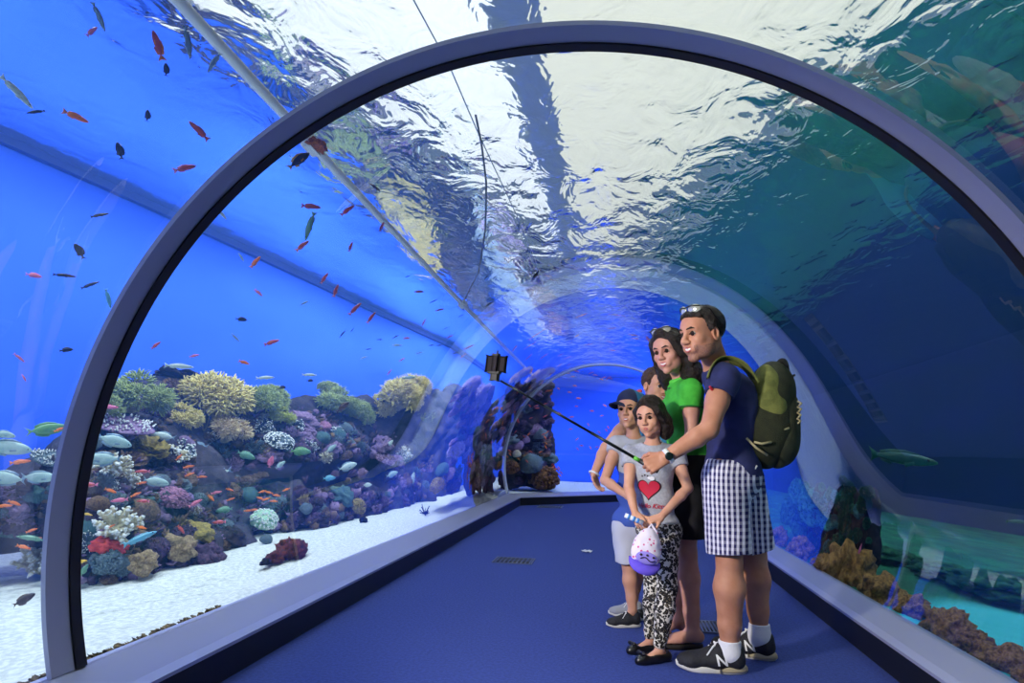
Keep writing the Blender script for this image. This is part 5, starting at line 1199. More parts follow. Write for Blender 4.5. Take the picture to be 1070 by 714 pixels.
def far(kind, px, py, wpx, t, col, label, cat='coral', up=(.3, -.6, .8), var=0, tip=None, squash=1.):
    h_, v_ = mhv(px, py, t); return tag(plant(kind, wpt(px, py, t), wpx*.5*h_, (0, -.3, 1), col, tip, var, rng.uniform(0, 6), squash*min(1.3, v_/h_*1.3)), label, cat)
far('soft', 490, 412, 19, T1-.22, 'lav', 'left lavender soft coral atop the slim far pillar', var=0)
far('soft', 501, 416, 15, T1-.22, 'lav', 'right lavender soft coral atop the slim far pillar', var=1)
far('soft', 496, 432, 20, T1-.26, 'lav', 'large lavender soft coral halfway up the slim far pillar', var=2)
far('soft', 480, 426, 13, T1-.22, 'lav', 'small lavender tuft on the outer side of the slim far pillar', var=1)
far('soft', 496, 448, 17, T1-.26, 'lav', 'lowest bright lavender tuft on the slim far pillar', var=0)
far('soft', 476, 478, 20, T1-.22, 'lav', 'dull lavender tuft low on the slim far pillar', var=2)
far('soft', 541, 398, 18, T2-.20, 'beige', 'beige soft coral just behind the phone', var=0)
far('soft', 560, 399, 26, T2-.10, 'beige', 'beige soft coral on top of the dark far pillar, under the pipe end', var=1)
far('dome', 565, 455, 14, T2-.30, 'grey', 'grey dome jutting from the side of the dark far pillar')
far('dome', 555, 487, 24, T2-.35, 'grey', 'large pale dome low on the dark far pillar')
far('bush', 570, 502, 34, T2-.40, 'rust', 'rusty brown growth at the foot of the dark far pillar', 'reef growth')
far('bush', 534, 490, 20, T2-.35, 'rust', 'rusty growth just right of the thin tunnel seam', 'reef growth')
far('dome', 540, 475, 9, T2-.35, 'cream', 'tiny pale dome in the middle of the dark far pillar')
far('boulder', 512, 486, 16, .9, 'mauve', 'grey-mauve lump between the two far pillars')
far('dome', 462, 492, 14, .95, 'green', 'upper pale green dome by the sand between reef and pillars')
far('dome', 470, 496, 12, .9, 'mauve', 'mauve dome by the sand between reef and pillars')
far('bush', 457, 508, 18, .9, 'mustard', 'mustard knobbly coral by the sand at the far reef end')
far('bush', 474, 508, 18, .9, 'purple', 'purple knobbly coral by the sand before the slim pillar')
# ------------------------------------------------------------------ dense crust on the rocks (nobody could count it)
for k, root in enumerate(ORK):
    r = random.Random(40+k); b = MB(); x0, x1 = ((-60, 178), (178, 330), (330, 470))[k]
    for i in range(620):
        px = r.uniform(x0, x1); py = ty(px)+2+(by(px)-ty(px))*r.random()
        if cave(px, py) and r.random() < .85: continue
        t = reef_t(px, py)+r.uniform(.06, .2); P = wpt(px, py, t)-np.array(root.location); s_ = r.uniform(3.5, 8)*mpp(px, py, t)*(1 if px < 200 else .8); mi = r.randint(0, 3)
        if r.random() < .6:
            V, F = uv_blob(r.uniform(0, 50), 1, .9, .32, 1.9, 10, -.9, .1, 5); b.add([np.array(v)*s_+P for v in V], F, mi)
        else:
            for q in range(5):
                d = unit(rdir(r, -.3)+V3(.5, 0, .4)); b.limb([P, P+d*s_*1.1, P+d*s_*1.7], [s_*.28, s_*.25, s_*.08], 5, mi)
    me = b.done('encrusting_growth')
    for c in ('purple', 'dark', 'brown', 'mauve'): me.materials.append(CM[c])
    o = bpy.data.objects.new('encrusting_growth', me); C.objects.link(o); o.parent = root; o['kind'] = 'stuff'
CM['orange_rust'] = cmat('orange growth', (214, 120, 56), (150, 76, 40))
# ------------------------------------------------------------------ right-hand tank
def right_rock(px, py, wpx, z, label, var, squash=.8, col='rust', kind='boulder'):
    P = np.array(wplane(px, py, 2, z)); t = np.linalg.norm(P-waterb(px, py)[0])
    rad = wpx*.5*mpp(px, py, t); P[0] = max(P[0], GR+.04+rad*1.02); o = plant(kind, P, rad, (0, 0, 1), col, None, var, rng.uniform(0, 6), squash, 'rock'); return tag(o, label, 'rock', 'brown rocks along the right rail')
CM['algae'] = cmat('algae-grown rock', (196, 146, 84), (128, 92, 54), sc=7, bump=1., bs=28); CM['weed'] = cmat('green weed', (44, 112, 74), (22, 70, 56), sc=4); CM['kelp'] = cmat('blue-green plate', (64, 140, 132), (36, 96, 108), sc=4)
for i, (px, py, wpx, lab) in enumerate(((812, 560, 30, 'small brown rock nearest the plaid shorts along the right rail'), (838, 572, 44, 'low brown rock between the rail and the green weed mound'), (886, 594, 70, 'tall rounded brown rock standing highest on the right rail ridge'), (862, 588, 40, 'brown rock tucked left of the tall rounded one'),
        (922, 616, 56, 'brown rock just past the tall rounded one, towards the viewer'), (955, 632, 56, 'knobbly brown rock midway along the right rail ridge'), (990, 650, 60, 'second highest brown rock on the right rail ridge'), (1018, 668, 62, 'brown rock before the turquoise sand patch'),
        (1050, 690, 66, 'brown rock next to the last one on the right rail'), (1085, 712, 80, 'brown rock at the very edge of the frame by the right rail'))):
    right_rock(px-2, py+4, wpx*1.05, .11, lab, i % 3, .95 if i == 2 else .7, 'algae', 'boulder' if i % 2 == 0 else 'rubble')
gm = thing('weed_mound', 'dark green weed-covered mound beyond the right rail behind the plaid shorts', 'reef rock', (2.6, 6.6, .1))
S = Solid(.1); rg = random.Random(5)
for i in range(26):
    px, py = rg.uniform(852, 902), rg.uniform(512, 590); P = wpt(px, py, 1.15); S.el(P+V3(.1, 0, 0), V3(1, 1, 1)*rg.uniform(.10, .18))
S.mesh('rock', .04, CM['dark'], gm, noise=rough(.08, 3))
for i in range(60):
    px, py = rg.uniform(845, 908), rg.uniform(505, 592); plant(rg.choice(('leaf', 'leaf', 'soft', 'rubble')), wpt(px, py, 1.0), rg.uniform(8, 17)*mpp(px, py, 1.)*.6, (-.6, -.3, .6), rg.choice(('weed', 'weed', 'weed', 'kelp', 'dark')), None, i, rg.uniform(0, 6), name='weed', parent=gm)
for i, (px, py, wpx, lab) in enumerate(((835, 515, 30, 'upper blue-green plate coral behind the rucksack'), (850, 530, 40, 'wide blue-green plate coral left of the green mound'), (826, 535, 26, 'small blue-green plate coral nearest the plaid shorts'), (842, 548, 36, 'lowest blue-green plate coral above the brown rocks'), (868, 540, 34, 'blue-green plate coral leaning on the green mound'))):
    o = plant('table', wpt(px, py, 1.05), wpx*.55*mpp(px, py, 1.05), (-.5, -.3, .8), 'kelp', 'kelp', i, i, .6, 'plate_coral'); tag(o, lab, 'coral')
for i, (px, py, wpx, lab) in enumerate(((930, 600, 80, 'dark green weed bed behind the tall brown rock'), (985, 600, 90, 'dark green weed bed in front of the dark blue water on the right'), (1045, 612, 90, 'dark green weed bed at the right edge of the frame'))):
    P = wpt(px, py, 2.3); P[2] = max(P[2], .12); o = plant('rubble', P, wpx*.5*mpp(px, py, 2.3), (0, 0, 1), 'weed', None, i, i*2, .45, 'weed_bed'); tag(o, lab, 'weed')
# ------------------------------------------------------------------ white pipe with clips and hose, floor grates, paper, seam
wp = mat('white plastic pipe', (250, 246, 234), .5); PZ = 3.3; PX = -1.7-.857*(PZ-2.8)
pipe = thing('water_pipe', 'long white pipe running through the water above the reef', 'pipe', (PX, 0, PZ))
tube('pipe_run', [(PX, y, PZ) for y in np.linspace(-3, 13.2, 30)], [.035]*30, wp, pipe, 12)
for px, py, sc_ in ((326, 152, 1.25), (488, 317, 1.3)):
    c = np.array(wplane(px, py, 2, PZ)); c[0] = PX; s_ = .07*sc_
    bm = bmesh.new(); bmesh.ops.create_cube(bm, size=1)
    for v in bm.verts: v.co = Vector((v.co.x*.085, v.co.y*.13, v.co.z*.09))*sc_
    bmesh.ops.bevel(bm, geom=list(bm.edges), offset=.02, segments=2, affect='EDGES'); me = bpy.data.meshes.new('clip'); bm.to_mesh(me); bm.free(); me.materials.append(wp); o = bpy.data.objects.new('clip', me); C.objects.link(o); o.parent = pipe; o.location = Vector(c)-pipe.location
    if px < 400:
        g_ = plant('rubble', c+V3(.05, .08, .05), .10, (0, 0, 1), 'rust', None, 1, 0, 1, 'rusty_growth', o); g_.matrix_basis = Matrix.LocRotScale(Vector((.05, -.02, -.03)), None, Vector((.085, .085, .07))); g_.material_slots[0].material = CM['orange_rust']
    else: hook = c
hs = [np.array(wplane(490, 310, 2, PZ+.05)), ]
hp = [hook+V3(0, 0, .04)]+[np.array(wplane(x, y, 2, z)) for x, y, z in ((500, 285, 3.5), (507, 240, 3.8), (508, 190, 4.15), (503, 150, 4.45), (497, 120, 4.58))]
tag(tube('air_hose', hp, .012, mat('grey hose', (150, 146, 132), .5), None, 8), 'thin grey hose rising from the white pipe to the water surface', 'hose')
tag(tube('cord', [np.array(wplane(x, y, 2, z)) for x, y, z in ((430, -4, 4.55), (470, 70, 4.55), (500, 140, 4.55), (540, 225, 4.55), (568, 300, 4.55))], .007, mat('white cord', (214, 216, 214), .5), None, 6), 'thin white cord drawn along just beneath the water surface', 'cord')
gmt = mat('floor grate metal', (104, 112, 140), .5, metal=.3)
for px, py, w_, l_, lab in ((740, 656, .20, .26, 'metal floor grate behind the sports shoes'), (537, 586.5, .34, .30, 'metal floor grate in the middle of the empty blue carpet'), (575, 530, .42, .5, 'far metal floor grate near the bend of the tunnel')):
    d = ray(px, py); t = -HCAM/d[2]; c = _O+d*t
    g = thing('floor_grate', lab, 'grate', (c[0], c[1], 0)); b = MB()
    def bx(x0, x1, y0, y1, z0, z1): 
        b.add([(x, y, z) for x in (x0, x1) for y in (y0, y1) for z in (z0, z1)], [(0, 1, 3, 2), (4, 6, 7, 5), (0, 4, 5, 1), (2, 3, 7, 6), (0, 2, 6, 4), (1, 5, 7, 3)])
    for q in np.linspace(-w_/2+.014, w_/2-.014, 9): bx(q-.0045, q+.0045, -l_/2, l_/2, .002, .007)
    me = b.done('slats'); me.polygons.foreach_set('use_smooth', [False]*len(me.polygons)); me.materials.append(gmt); o = bpy.data.objects.new('slats', me); C.objects.link(o); o.parent = g
    b = MB(); e = .012
    bx(-w_/2-e, w_/2+e, -l_/2-e, -l_/2, .001, .009); bx(-w_/2-e, w_/2+e, l_/2, l_/2+e, .001, .009); bx(-w_/2-e, -w_/2, -l_/2, l_/2, .001, .009); bx(w_/2, w_/2+e, -l_/2, l_/2, .001, .009)
    me = b.done('frame'); me.polygons.foreach_set('use_smooth', [False]*len(me.polygons)); me.materials.append(gmt); o = bpy.data.objects.new('frame', me); C.objects.link(o); o.parent = g
    b = MB(); bx(-w_/2, w_/2, -l_/2, l_/2, .0005, .0015); me = b.done('pit_shade'); me.materials.append(gask); o = bpy.data.objects.new('pit_shade', me); C.objects.link(o); o.parent = g  # thin black sheet over the carpet, stands in for shade below the slats
d = ray(613, 577); c = _O+d*(-HCAM/d[2]); b = MB(); n = 9
V = [(c[0]+(i/(n-1)-.5)*.10+.01*math.sin(j), c[1]+(j/(n-1)-.5)*.12, .004+.012*abs(math.sin(i*.9+j*.4))) for i in range(n) for j in range(n)]
b.add(V+[(x, y, z-.0015) for x, y, z in V], [(i*n+j, i*n+n+j, i*n+n+j+1, i*n+j+1) for i in range(n-1) for j in range(n-1)]+[(i*n+j+n*n, i*n+j+1+n*n, i*n+n+j+1+n*n, i*n+n+j+n*n) for i in range(n-1) for j in range(n-1)])
me = b.done('paper_scrap'); me.materials.append(mat('white paper', (226, 226, 230), .9)); o = bpy.data.objects.new('paper_scrap', me); C.objects.link(o); tag(o, 'small white scrap of paper lying on the blue carpet', 'paper')
cs = math.tan(TURN/2)
sm = [((R-.012)*math.cos(t), CZ+(R-.012)*math.sin(t)) for t in np.linspace(a0, PI-a0, 90)]
o = tube('trim_4', [(CX+x, YB-x*cs, z) for x, z in sm], .022, mat('pale seam', (214, 220, 236), .4), None, 8); o['kind'] = 'structure'

r = random.Random(21); b = MB()
for i in range(110):
    y = r.uniform(1.7, 3.4); V, F = uv_blob(i*.37, 1, .6, .3, 2, 8, -.5); k = r.uniform(.008, .024); b.add([np.array(v)*k+V3(GL-.045-r.uniform(0, .05), y, HG-.012) for v in V], F)
me = b.done('algae_fringe'); me.materials.append(cmat('brown algae', (128, 108, 72), (92, 80, 56))); o = bpy.data.objects.new('algae_fringe', me); C.objects.link(o); tag(o, 'brown algae along the foot of the glass on the white sand', kind='stuff')
# ------------------------------------------------------------------ fish
FM = {}
def fmat(name, a, b, spec=.5, rough=.35): FM[name] = mat(name, a, rough, rgb2=b, scale=4, lo=.3, hi=.7, spec=spec); return FM[name]
for n_, a, b in (('orange', (246, 138, 48), (232, 104, 40)), ('red', (208, 82, 68), (176, 66, 66)), ('pink', (232, 130, 164), (214, 104, 140)), ('dark', (34, 36, 56), (24, 26, 42)), ('brown', (84, 62, 60), (60, 46, 50)), ('slate', (110, 140, 168), (140, 166, 186)), ('silver', (190, 210, 206), (150, 182, 178)),
                 ('green', (120, 166, 140), (96, 144, 120)), ('pale', (214, 226, 222), (188, 206, 204)), ('sky', (120, 190, 214), (90, 160, 196)), ('yellow', (240, 200, 70), (226, 172, 50)), ('greenfin', (120, 170, 110), (88, 140, 96)), ('tail', (226, 170, 60), (206, 140, 40)), ('deepgreen', (38, 110, 84), (24, 84, 70))): fmat('fish '+n_, a, b)
#            profile: (x, top, bottom, half width) along a fish of length 1, head at +x
SH = {'oval': ([(.5, .012, .012, .008), (.46, .06, .055, .03), (.38, .115, .10, .05), (.25, .165, .15, .065), (.05, .19, .18, .068), (-.12, .165, .16, .055), (-.26, .095, .095, .035), (-.33, .035, .035, .018), (-.37, .03, .03, .012)], .13, .055, 1),
      'anthias': ([(.5, .01, .01, .01), (.45, .055, .045, .03), (.35, .095, .08, .048), (.18, .125, .105, .058), (-.02, .115, .10, .052), (-.18, .075, .07, .035), (-.28, .04, .04, .02), (-.33, .036, .036, .014)], .17, .06, .4),
      'slender': ([(.5, .01, .01, .01), (.44, .04, .035, .03), (.3, .068, .06, .045), (.1, .082, .078, .05), (-.12, .07, .066, .042), (-.28, .036, .036, .022), (-.36, .022, .022, .012)], .12, .03, .5),
      'damsel': ([(.5, .015, .015, .012), (.44, .085, .075, .04), (.32, .15, .13, .058), (.12, .19, .17, .065), (-.08, .165, .15, .055), (-.22, .09, .085, .034), (-.30, .045, .045, .018), (-.34, .04, .04, .013)], .14, .07, .6)}
def fish_parts(kind, small):
    prof, tl, dh, fork = SH[kind]; b = MB(); n = 12
    for x, t, bt, w_ in prof: b.V += [(x, w_*math.cos(a), (t if math.sin(a) > 0 else bt)*math.sin(a)) for a in np.linspace(0, 2*PI, n, False)]
    m = len(prof); b.F = [(i*n+j, i*n+n+j, i*n+n+(j+1) % n, i*n+(j+1) % n) for i in range(m-1) for j in range(n)]+[tuple(range(n)), tuple((m-1)*n+j for j in reversed(range(n)))]; b.M = [0]*len(b.F)
    out = {}
    def fin(pts, th=.006):
        f = MB(); k = len(pts); f.add([(x, th, z) for x, z in pts]+[(x, -th, z) for x, z in pts], [tuple(range(k)), tuple(reversed(range(k, 2*k)))]+[(i, i+k, (i+1) % k+k, (i+1) % k) for i in range(k)]); return f
    xe = prof[-1][0]; h = .13 if kind != 'slender' else .09
    fins = [('tail_fin', fin([(xe+.03, .028), (xe-tl*.5, h*.75), (xe-tl, h*1.15), (xe-tl*(1-.5*fork*1.2), h*.3), (xe-tl*(1-.6*fork), 0), (xe-tl*(1-.5*fork*1.2), -h*.3), (xe-tl, -h*1.15), (xe-tl*.5, -h*.75), (xe+.03, -.028)]))]
    top = [(x, t) for x, t, _, _ in prof if -.3 < x < .34]; bot = [(x, -bt) for x, _, bt, _ in prof if -.3 < x < .08]
    fins.append(('dorsal_fin', fin([(x, z-.02) for x, z in top]+[(x-.02, z+dh*(1 if i else .45)) for i, (x, z) in reversed(list(enumerate(top)))])))
    fins.append(('anal_fin', fin([(x, z+.02) for x, z in bot]+[(x-.02, z-dh*.9) for x, z in reversed(bot)])))
    for sg in (1, -1):
        f = MB(); f.add([(.2, sg*.052, -.02), (.2, sg*.052, -.06), (.07, sg*.11, -.10), (.05, sg*.12, -.05), (.2, sg*.056, -.021), (.2, sg*.056, -.061), (.07, sg*.114, -.101), (.05, sg*.124, -.051)], [(0, 1, 2, 3), (7, 6, 5, 4), (0, 3, 7, 4), (1, 5, 6, 2), (3, 2, 6, 7), (0, 4, 5, 1)]); fins.append(('pectoral_fin', f))
    eyes = []
    i_ = 2
    for sg in (1, -1):
        f = MB(); V, F = uv_blob(1, .017, .017, 0, 1, 8, -9, 0); f.add([(x+prof[1][0]-.055, y+sg*(prof[1][3]+.012), z+.02) for x, y, z in V], F); eyes.append(('eye', f))
    if small:
        for _, f in fins+eyes: b.add(f.V, f.F, 0)
        return [('body', b.done('fish'))]
    return [('body', b.done('body'))]+[(nm, f.done(nm)) for nm, f in fins+eyes]
FL = {(k, s): fish_parts(k, s) for k in SH for s in (0, 1)}
eyeb = mat('fish eye', (16, 16, 20), .2)
def fish(kind, px, py, L, ang, t, col, label=None, group=None, fins=None, yaw=0., name='fish'):
    P, d = waterb(px, py); c = P+d*t; d = unit(d)
    rt = np.cross(d, V3(0, 0, 1)); rt = unit(rt); up = np.cross(rt, d)
    a = math.radians(ang); hd = rt*math.cos(a)+up*math.sin(a); top = -rt*math.sin(a)+up*math.cos(a)
    if math.cos(a) < -.05: top = -top
    hd = unit(hd*math.cos(yaw)+d*math.sin(yaw)); sd = np.cross(top, hd)
    s = L*mpp(px, py, t)*1.0; small = L < 13
    M = Matrix((( hd[0], sd[0], top[0], c[0]), (hd[1], sd[1], top[1], c[1]), (hd[2], sd[2], top[2], c[2]), (0, 0, 0, 1)))
    parts = FL[(kind, int(small))]; bm_ = FM['fish '+col]; fm_ = FM['fish '+(fins or col)]
    def mk(nm, me, m_):
        o = bpy.data.objects.new(nm, me); C.objects.link(o)
        if not me.materials: me.materials.append(None)
        o.material_slots[0].link = 'OBJECT'; o.material_slots[0].material = m_; return o
    if small: root = mk(name, parts[0][1], bm_); root.matrix_world = M @ Matrix.Scale(s, 4)
    else:
        root = bpy.data.objects.new(name, None); C.objects.link(root); root.empty_display_size = .05; root.matrix_world = M @ Matrix.Scale(s, 4)
        for nm, me in parts: o = mk(nm, me, bm_ if nm == 'body' else eyeb if nm == 'eye' else fm_); o.parent = root
    return tag(root, label, 'fish', group)
f = fish
# open water, upper left
f('slender', 103, 17, 32, -58, 1.6, 'slate', 'grey-blue slim fish diving at the top left corner of the photo')
f('anthias', 96, 33, 17, 62, 1.6, 'pink', 'purple-pink fish rising just under the diving grey-blue fish')
f('anthias', 165, 48, 32, 118, 1.4, 'red', 'rusty red fish pointing up at the upper left, fork-tailed', fins='orange')
f('damsel', 173.5, 73, 15, 100, 1.6, 'dark', 'small dark fish just below the rusty red one pointing up')
f('slender', 196, 44, 36, -72, 1.5, 'slate', 'slim steel-blue fish diving, left one of the pair by the pipe')
f('slender', 224, 65, 28, -108, 1.5, 'slate', 'slim steel-blue fish diving, right one of the pair by the pipe', fins='pale')
f('slender', 17, 96, 44, -36, 1.3, 'pale', 'long white slim fish at the left frame edge')
f('slender', 38, 117, 19, 212, 1.3, 'dark', 'dark fish just under the long white slim fish')
f('anthias', 79, 122, 26, -8, 1.3, 'orange', 'single light orange fish swimming in open blue water')
f('damsel', 154, 121, 14, 95, 1.6, 'dark', 'dark fish standing upright beside the light orange one')
f('damsel', 125, 158, 20, 112, 1.6, 'dark', 'black fish above the dark tank edge, head up')
f('anthias', 208, 137, 26, 148, 1.5, 'red', 'red fish heading to the upper left, above another red one')
f('anthias', 193, 176, 24, 32, 1.5, 'red', 'red fish heading to the upper right, below another red one', fins='pink')
f('slender', 104, 225, 19, 30, 1.5, 'dark', 'black fish swimming under the dark tank edge')
f('damsel', 312, 168, 27, 52, .75, 'dark', 'dark round fish with an orange tail nosing at the rusty pipe clip', fins='tail')
f('damsel', 83, 263, 20, 125, 1.5, 'dark', 'black fish tilted nose-up left of the arch ring')
f('damsel', 35, 288, 15, 0, 2.2, 'pink', 'blurred rosy fish in front of the thin wall line')
f('slender', 67, 288, 22, 5, 1.5, 'dark', 'dark slim fish lying level right of the blurred rosy one')
f('slender', 94, 298, 20, 36, 1.5, 'dark', 'dark slim fish slanting upward, next to the level one')
f('slender', 113, 312, 25, -70, 1.5, 'sky', 'pale blue fish hanging head down next to the arch ring')
f('damsel', 69, 366, 13.5, 15, 1.5, 'dark', 'single black fish low in the open water left of the arch ring')
f('slender', 20, 374, 15, -40, 1.5, 'pink', 'striped pink fish at the left edge above the silvery fish')
f('slender', 25, 395, 10, -60, 1.6, 'pink', 'tiny pale pink fish below the striped pink one at the left edge')
f('anthias', 205, 243, 15, 70, 1.4, 'brown', 'grey-brown fish rising just inside the arch ring')
f('damsel', 230, 211, 12, 180, 1.4, 'brown', 'small brown fish touching the dark edge of the arch ring')
f('slender', 231, 223, 18, -40, 1.4, 'pale', 'white ribbon-like fish inside the arch ring')
f('damsel', 186, 263, 14, 50, 1.4, 'dark', 'dark fish half behind the inner edge of the arch ring')
f('anthias', 325, 216, 20, 5, 1.4, 'red', 'red fish above the hanging grey-green slim fish')
f('slender', 324, 236, 34, -94, 1.4, 'green', 'grey-green slim fish hanging head down between two red fish')
f('anthias', 316, 257, 17, 52, 1.4, 'red', 'red fish under the hanging grey-green slim fish', fins='orange')
f('anthias', 267, 274, 16, 62, 1.4, 'orange', 'orange fish rising beside the dark tank edge')
f('slender', 252, 269, 11, -50, 1.5, 'silver', 'small silvery fish left of the rising orange one')
f('anthias', 270, 306, 11, -35, 1.7, 'pink', 'small pink fish in open water below the rising orange one')
f('slender', 318, 317, 10, 35, 1.7, 'slate', 'small grey fish right of the small pink one')
f('damsel', 252, 334, 12, 0, 1.6, 'dark', 'small dark fish high above the dark crinkled coral')
f('anthias', 284, 358, 16, 24, 1.6, 'red', 'bright red fish in open water above the dull olive soft coral')
f('slender', 246, 353, 13, -40, 1.6, 'slate', 'dark-backed silvery fish left of the bright red one')
f('anthias', 163, 361, 12, 50, 1.6, 'red', 'small red fish above the crinkled coral, left of it')
f('damsel', 118, 393, 12, 172, 1.3, 'brown', 'small dark red fish beside the inner edge of the arch ring')
f('slender', 187, 383, 30, 0, 1.4, 'pale', 'pale slim fish skimming over the dark crinkled coral')
f('anthias', 203, 372, 10, 20, 1.6, 'pink', 'tiny pink fish above the pale slim fish')
f('anthias', 255, 379, 12, -15, 1.5, 'orange', 'small orange-white fish above the olive soft coral')
f('slender', 277, 395, 20, 5, 1.5, 'pale', 'white slim fish above the lime soft coral, left of another')
f('slender', 323, 392, 16, 0, 1.6, 'pale', 'white slim fish above the reef crest, right of another')
f('damsel', 324, 398, 7, 0, 1.6, 'dark', 'tiny dark fish under the right white slim fish')
f('damsel', 295, 405, 8, 0, 1.6, 'dark', 'tiny blue-black fish over the soft corals')
f('damsel', 358, 426, 16, 38, 1.5, 'brown', 'dark brown fish before the greenish soft coral', )
f('slender', 392, 196, 14, 150, .9, 'brown', 'brown fish right beside the white pipe')
for i, (px, py, L, a, c_) in enumerate(((363, 220, 17, 50, 'red'), (399, 237, 11, 82, 'red'), (366.5, 258, 11, 85, 'red'), (438, 305, 9, 0, 'red'), (459.5, 324, 8, 10, 'red'), (339, 291, 13, 70, 'red'), (351, 304, 14, 85, 'red'), (371, 323, 16, 55, 'red'), (388, 332, 13, 65, 'red'))):
    f('anthias', px, py, L, a, 1.3, c_, ('long red fish rising left of the white pipe', 'small red fish upright close to the white pipe', 'dark red fish upright below the rising long one', 'tiny red fish level, nearest the pipe clip with the hose', 'tiny red fish right of the level one, nearer the phone', 'red fish on the dark tank edge line, leftmost of four there', 'red fish on the dark tank edge line, second of four there', 'red fish on the dark tank edge line, third of four there', 'red fish on the dark tank edge line, rightmost of four there')[i], fins='pink')
for px, py, L, a in ((426, 289, 6, 30), (453, 315, 8, 30), (397, 355, 6, 0), (413.5, 352, 7, 30), (451, 361, 6, 0), (459, 361, 6, 0), (476, 369, 6, 10), (358, 349, 9, 60), (511, 318, 8, 50), (508, 290, 6, 70), (482, 330, 5, 30), (466, 343, 5, 30), (385, 365, 6, 10), (368, 345, 5, 60)):
    f('slender', px, py, L, a, 1.5, 'dark', 'tiny dark fish in the blue water between the white pipe and the far reef', 'tiny dark fish below the pipe')
for px, py, L, a in ((425, 353.6, 7, 0), (443, 337, 7, 80), (490, 363, 9, 20), (407, 389, 6, 60), (420, 376, 6, 30), (470, 352, 6, 20), (484, 372, 6, 40)):
    f('anthias', px, py, L, a, 1.5, 'pink', 'tiny pink fish in the blue water between the tank edge and the phone', 'tiny pink fish left of the phone')
for px, py, L, a in ((415, 361, 11, 0), (438, 369, 8, 10), (380, 374, 8, 20), (427, 395, 16, 0), (468, 402, 9, 45), (319, 316, 7, 30)):
    f('slender', px, py, L, a, 1.6, 'silver', 'small silvery fish in hazy water above the far reef', 'small silvery fish above the far reef')
f('slender', 559, 289, 15, 80, .9, 'dark', 'lone dark fish high up against the bright ceiling water')
# large oval fish at the reef
for px, py, L, a, c_, lab in ((119, 461, 36, -20, 'silver', 'silvery oval fish over the table coral, upper of two by the arch ring'), (107, 480, 38, 180, 'silver', 'silvery oval fish above the cream finger coral, lower of two by the arch ring'), (162.7, 503.6, 27, -15, 'silver', 'round silvery fish right of a small red one, mid reef'), (227, 495.6, 30, 200, 'pale', 'pale broad fish with raised tail heading left before the brown round coral'),
    (257, 476, 20, -25, 'green', 'greenish oval fish below the buff soft coral, facing right'), (207, 466, 20, 175, 'slate', 'grey striped fish under the largest yellow soft coral'), (171, 456, 24, 170, 'pale', 'whitish blunt fish above the mustard ruffled coral'), (234.6, 533, 17, 185, 'green', 'pale green fish close to the round reddish-brown coral'),
    (49, 449, 38, 12, 'greenfin', 'green-backed oval fish left of the arch ring, above the spiky coral'), (7.5, 468, 46, -10, 'silver', 'large silver fish cut by the left edge of the photo'), (5, 500, 42, 170, 'silver', 'broad pale fish at the left edge, lower than the large silver one'), (41, 499, 35, -5, 'silver', 'silver fish with raised tail half behind the arch ring'), (4, 454, 22, -15, 'silver', 'silver fish behind the back of the large one at the left edge'),
    (314, 472, 22, -5, 'greenfin', 'yellow-green oval fish in front of the cave'), (363, 488, 21, 15, 'pale', 'white fish with a reddish flank before the cave mouth'), (406, 466, 14, 55, 'pale', 'white fish slanting up past the mauve lump'), (409.5, 496, 14, 15, 'silver', 'silver-green fish low before the far reef'), (344, 500, 14, 0, 'sky', 'blue-grey fish inside the cave'), (346, 469, 13, 40, 'silver', 'silvery fish below the round green domes'),
    (431, 501.5, 14, 75, 'pale', 'white fish standing upright at the far reef foot'), (384, 507, 10, 0, 'pale', 'white roundish fish at the cave edge'), (283, 483, 14, 80, 'pink', 'pinkish fish upright left of the cave'), (293, 486, 12, 40, 'silver', 'slim silvery fish by the upright pinkish one')):
    f('oval', px, py, L, a, max(.15, reef_t(px, py)-.22), c_, lab, fins='slate' if c_ in ('silver', 'pale') else None)
f('slender', 146, 563, 38, 18, .62, 'sky', 'sky-blue long fish right of the red sponge')
f('slender', 33, 563, 30, 165, 1.2, 'green', 'dusky green slim fish left of the arch ring near the sand')
f('oval', 25, 627, 24, 25, .75, 'dark', 'dark fish with a yellow edge low over the white sand', fins='brown')
f('oval', 88, 596, 14, 60, .7, 'green', 'small blue-green fish under the lone yellow fish by the arch ring')
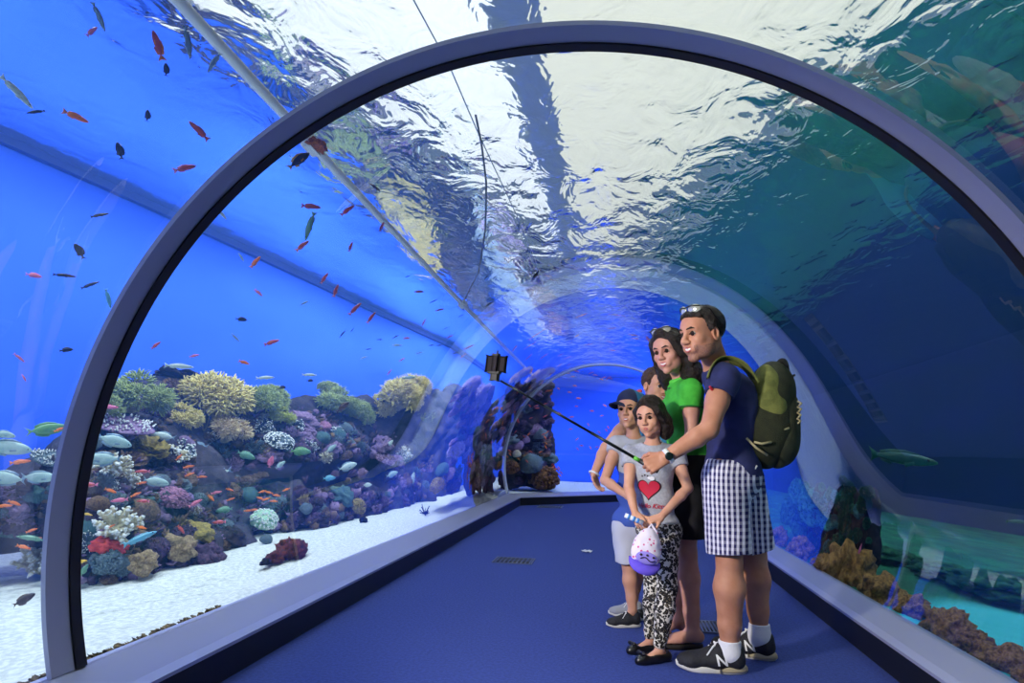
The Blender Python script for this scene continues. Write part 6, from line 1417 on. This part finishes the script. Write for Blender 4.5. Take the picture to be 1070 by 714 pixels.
A_ = [(21, 483, 19, 8, 'orange', 'orange fish left of the arch ring, highest of the orange ones there'), (15, 526, 14, -28, 'orange', 'orange fish left of the arch ring, right one of a close pair'), (4, 529, 15, 0, 'orange', 'orange fish left of the arch ring, left one of a close pair'), (24.6, 572, 15, -25, 'orange', 'red-orange fish over the sand left of the arch ring'), (33, 554.6, 11, 20, 'orange', 'orange fish by the arch ring, upper of two over the finger coral'), (37, 563, 12, 0, 'orange', 'orange fish by the arch ring, lower of two over the finger coral'),
      (62, 449, 11, 30, 'orange', 'tiny orange fish crossing the green-backed oval fish'), (111.6, 425.6, 21, 0, 'pink', 'rose-red fish before the olive soft corals'), (148.7, 493, 15, 180, 'red', 'red fish just above the round silvery one'), (148, 505, 10, 10, 'orange', 'orange fish left of the round silvery one'), (115.5, 513, 13, -25, 'orange', 'orange fish below the cream finger coral'), (142, 517, 11, 25, 'orange', 'orange fish slanting up, left of the pink-purple coral'),
      (92.7, 507, 18, 180, 'red', 'red-pink fish by the inner edge of the arch ring'), (125, 523, 17, 185, 'pink', 'magenta fish beside the small brown dome coral'), (149.5, 524, 13, 175, 'red', 'dull red fish left of the pink-purple coral'), (80.6, 546, 13, 25, 'orange', 'orange fish nearest the arch ring above the sand'), (91.5, 537.6, 10, -20, 'yellow', 'golden fish above the orange one nearest the arch ring'), (82.5, 587.6, 16, 5, 'yellow', 'yellow-orange fish low by the arch ring'),
      (117, 550, 7, 30, 'orange', 'tiny orange fish in the large cream coral'), (148, 551.6, 11, -20, 'orange', 'orange fish at the right edge of the large cream coral'), (189, 553.5, 12, -52, 'red', 'rosy fish nosing down at the mustard ledge'), (204, 526, 15, 30, 'pink', 'rosy fish right of the pink-purple coral'), (226, 515, 11, 10, 'pink', 'dull pink fish before the round reddish-brown coral'), (197, 488, 11, 12, 'orange', 'upper orange fish of the stack left of the pale broad fish'),
      (198, 496, 10, 22, 'orange', 'second orange fish of the stack left of the pale broad fish'), (211, 498.6, 10, 0, 'orange', 'orange fish touching the pale broad fish'), (187, 478, 9, 52, 'orange', 'orange fish above the stack of orange ones'), (231.5, 503.6, 9, -15, 'yellow', 'yellow fish under the pale broad fish'), (220.6, 520.6, 10, -50, 'orange', 'orange fish diving left of the round reddish-brown coral'), (229, 546, 14, 180, 'red', 'red fish above the dark tangle by the sand')]
for px, py, L, a, c_, lab in A_: f('anthias', px, py, L, a, max(.12, reef_t(px, py)-.28), c_, lab, fins='pink' if c_ == 'red' else None)
for px, py in ((240, 512), (274, 514), (281, 515), (289, 518), (286, 524), (278, 522), (272, 521), (259, 534), (265, 533), (299, 512), (241, 522)):
    f('anthias', px, py, 8.5, rng.uniform(-25, 25)+(180 if px > 270 else 0), reef_t(px, py)-.3, 'orange', 'tiny orange fish in the loose school at the dark middle of the reef', 'school at the middle of the reef')
rf = random.Random(9)
for i in range(78):
    if i < 16: px, py = rf.gauss(578, 7), rf.gauss(492, 5)
    elif i < 40: px, py = rf.uniform(524, 576), rf.uniform(420, 485)
    else: px, py = rf.uniform(570, 640), rf.uniform(388, 470)
    f('anthias', px, py, rf.uniform(3.6, 5.2), rf.uniform(-60, 60), .55, rf.choice(('orange', 'red')), 'tiny orange fish of the swarm around the dark far pillar', 'swarm around the dark far pillar')
f('slender', 940, 478, 66, -3, 1.3, 'deepgreen', 'long dark green fish gliding in the dark water on the right')
f('slender', 898, 577, 16, 70, .7, 'pink', 'pinkish fish upright before the green weed mound')
f('slender', 1062, 545, 26, 5, 1.4, 'deepgreen', 'green fish at the right edge of the frame')
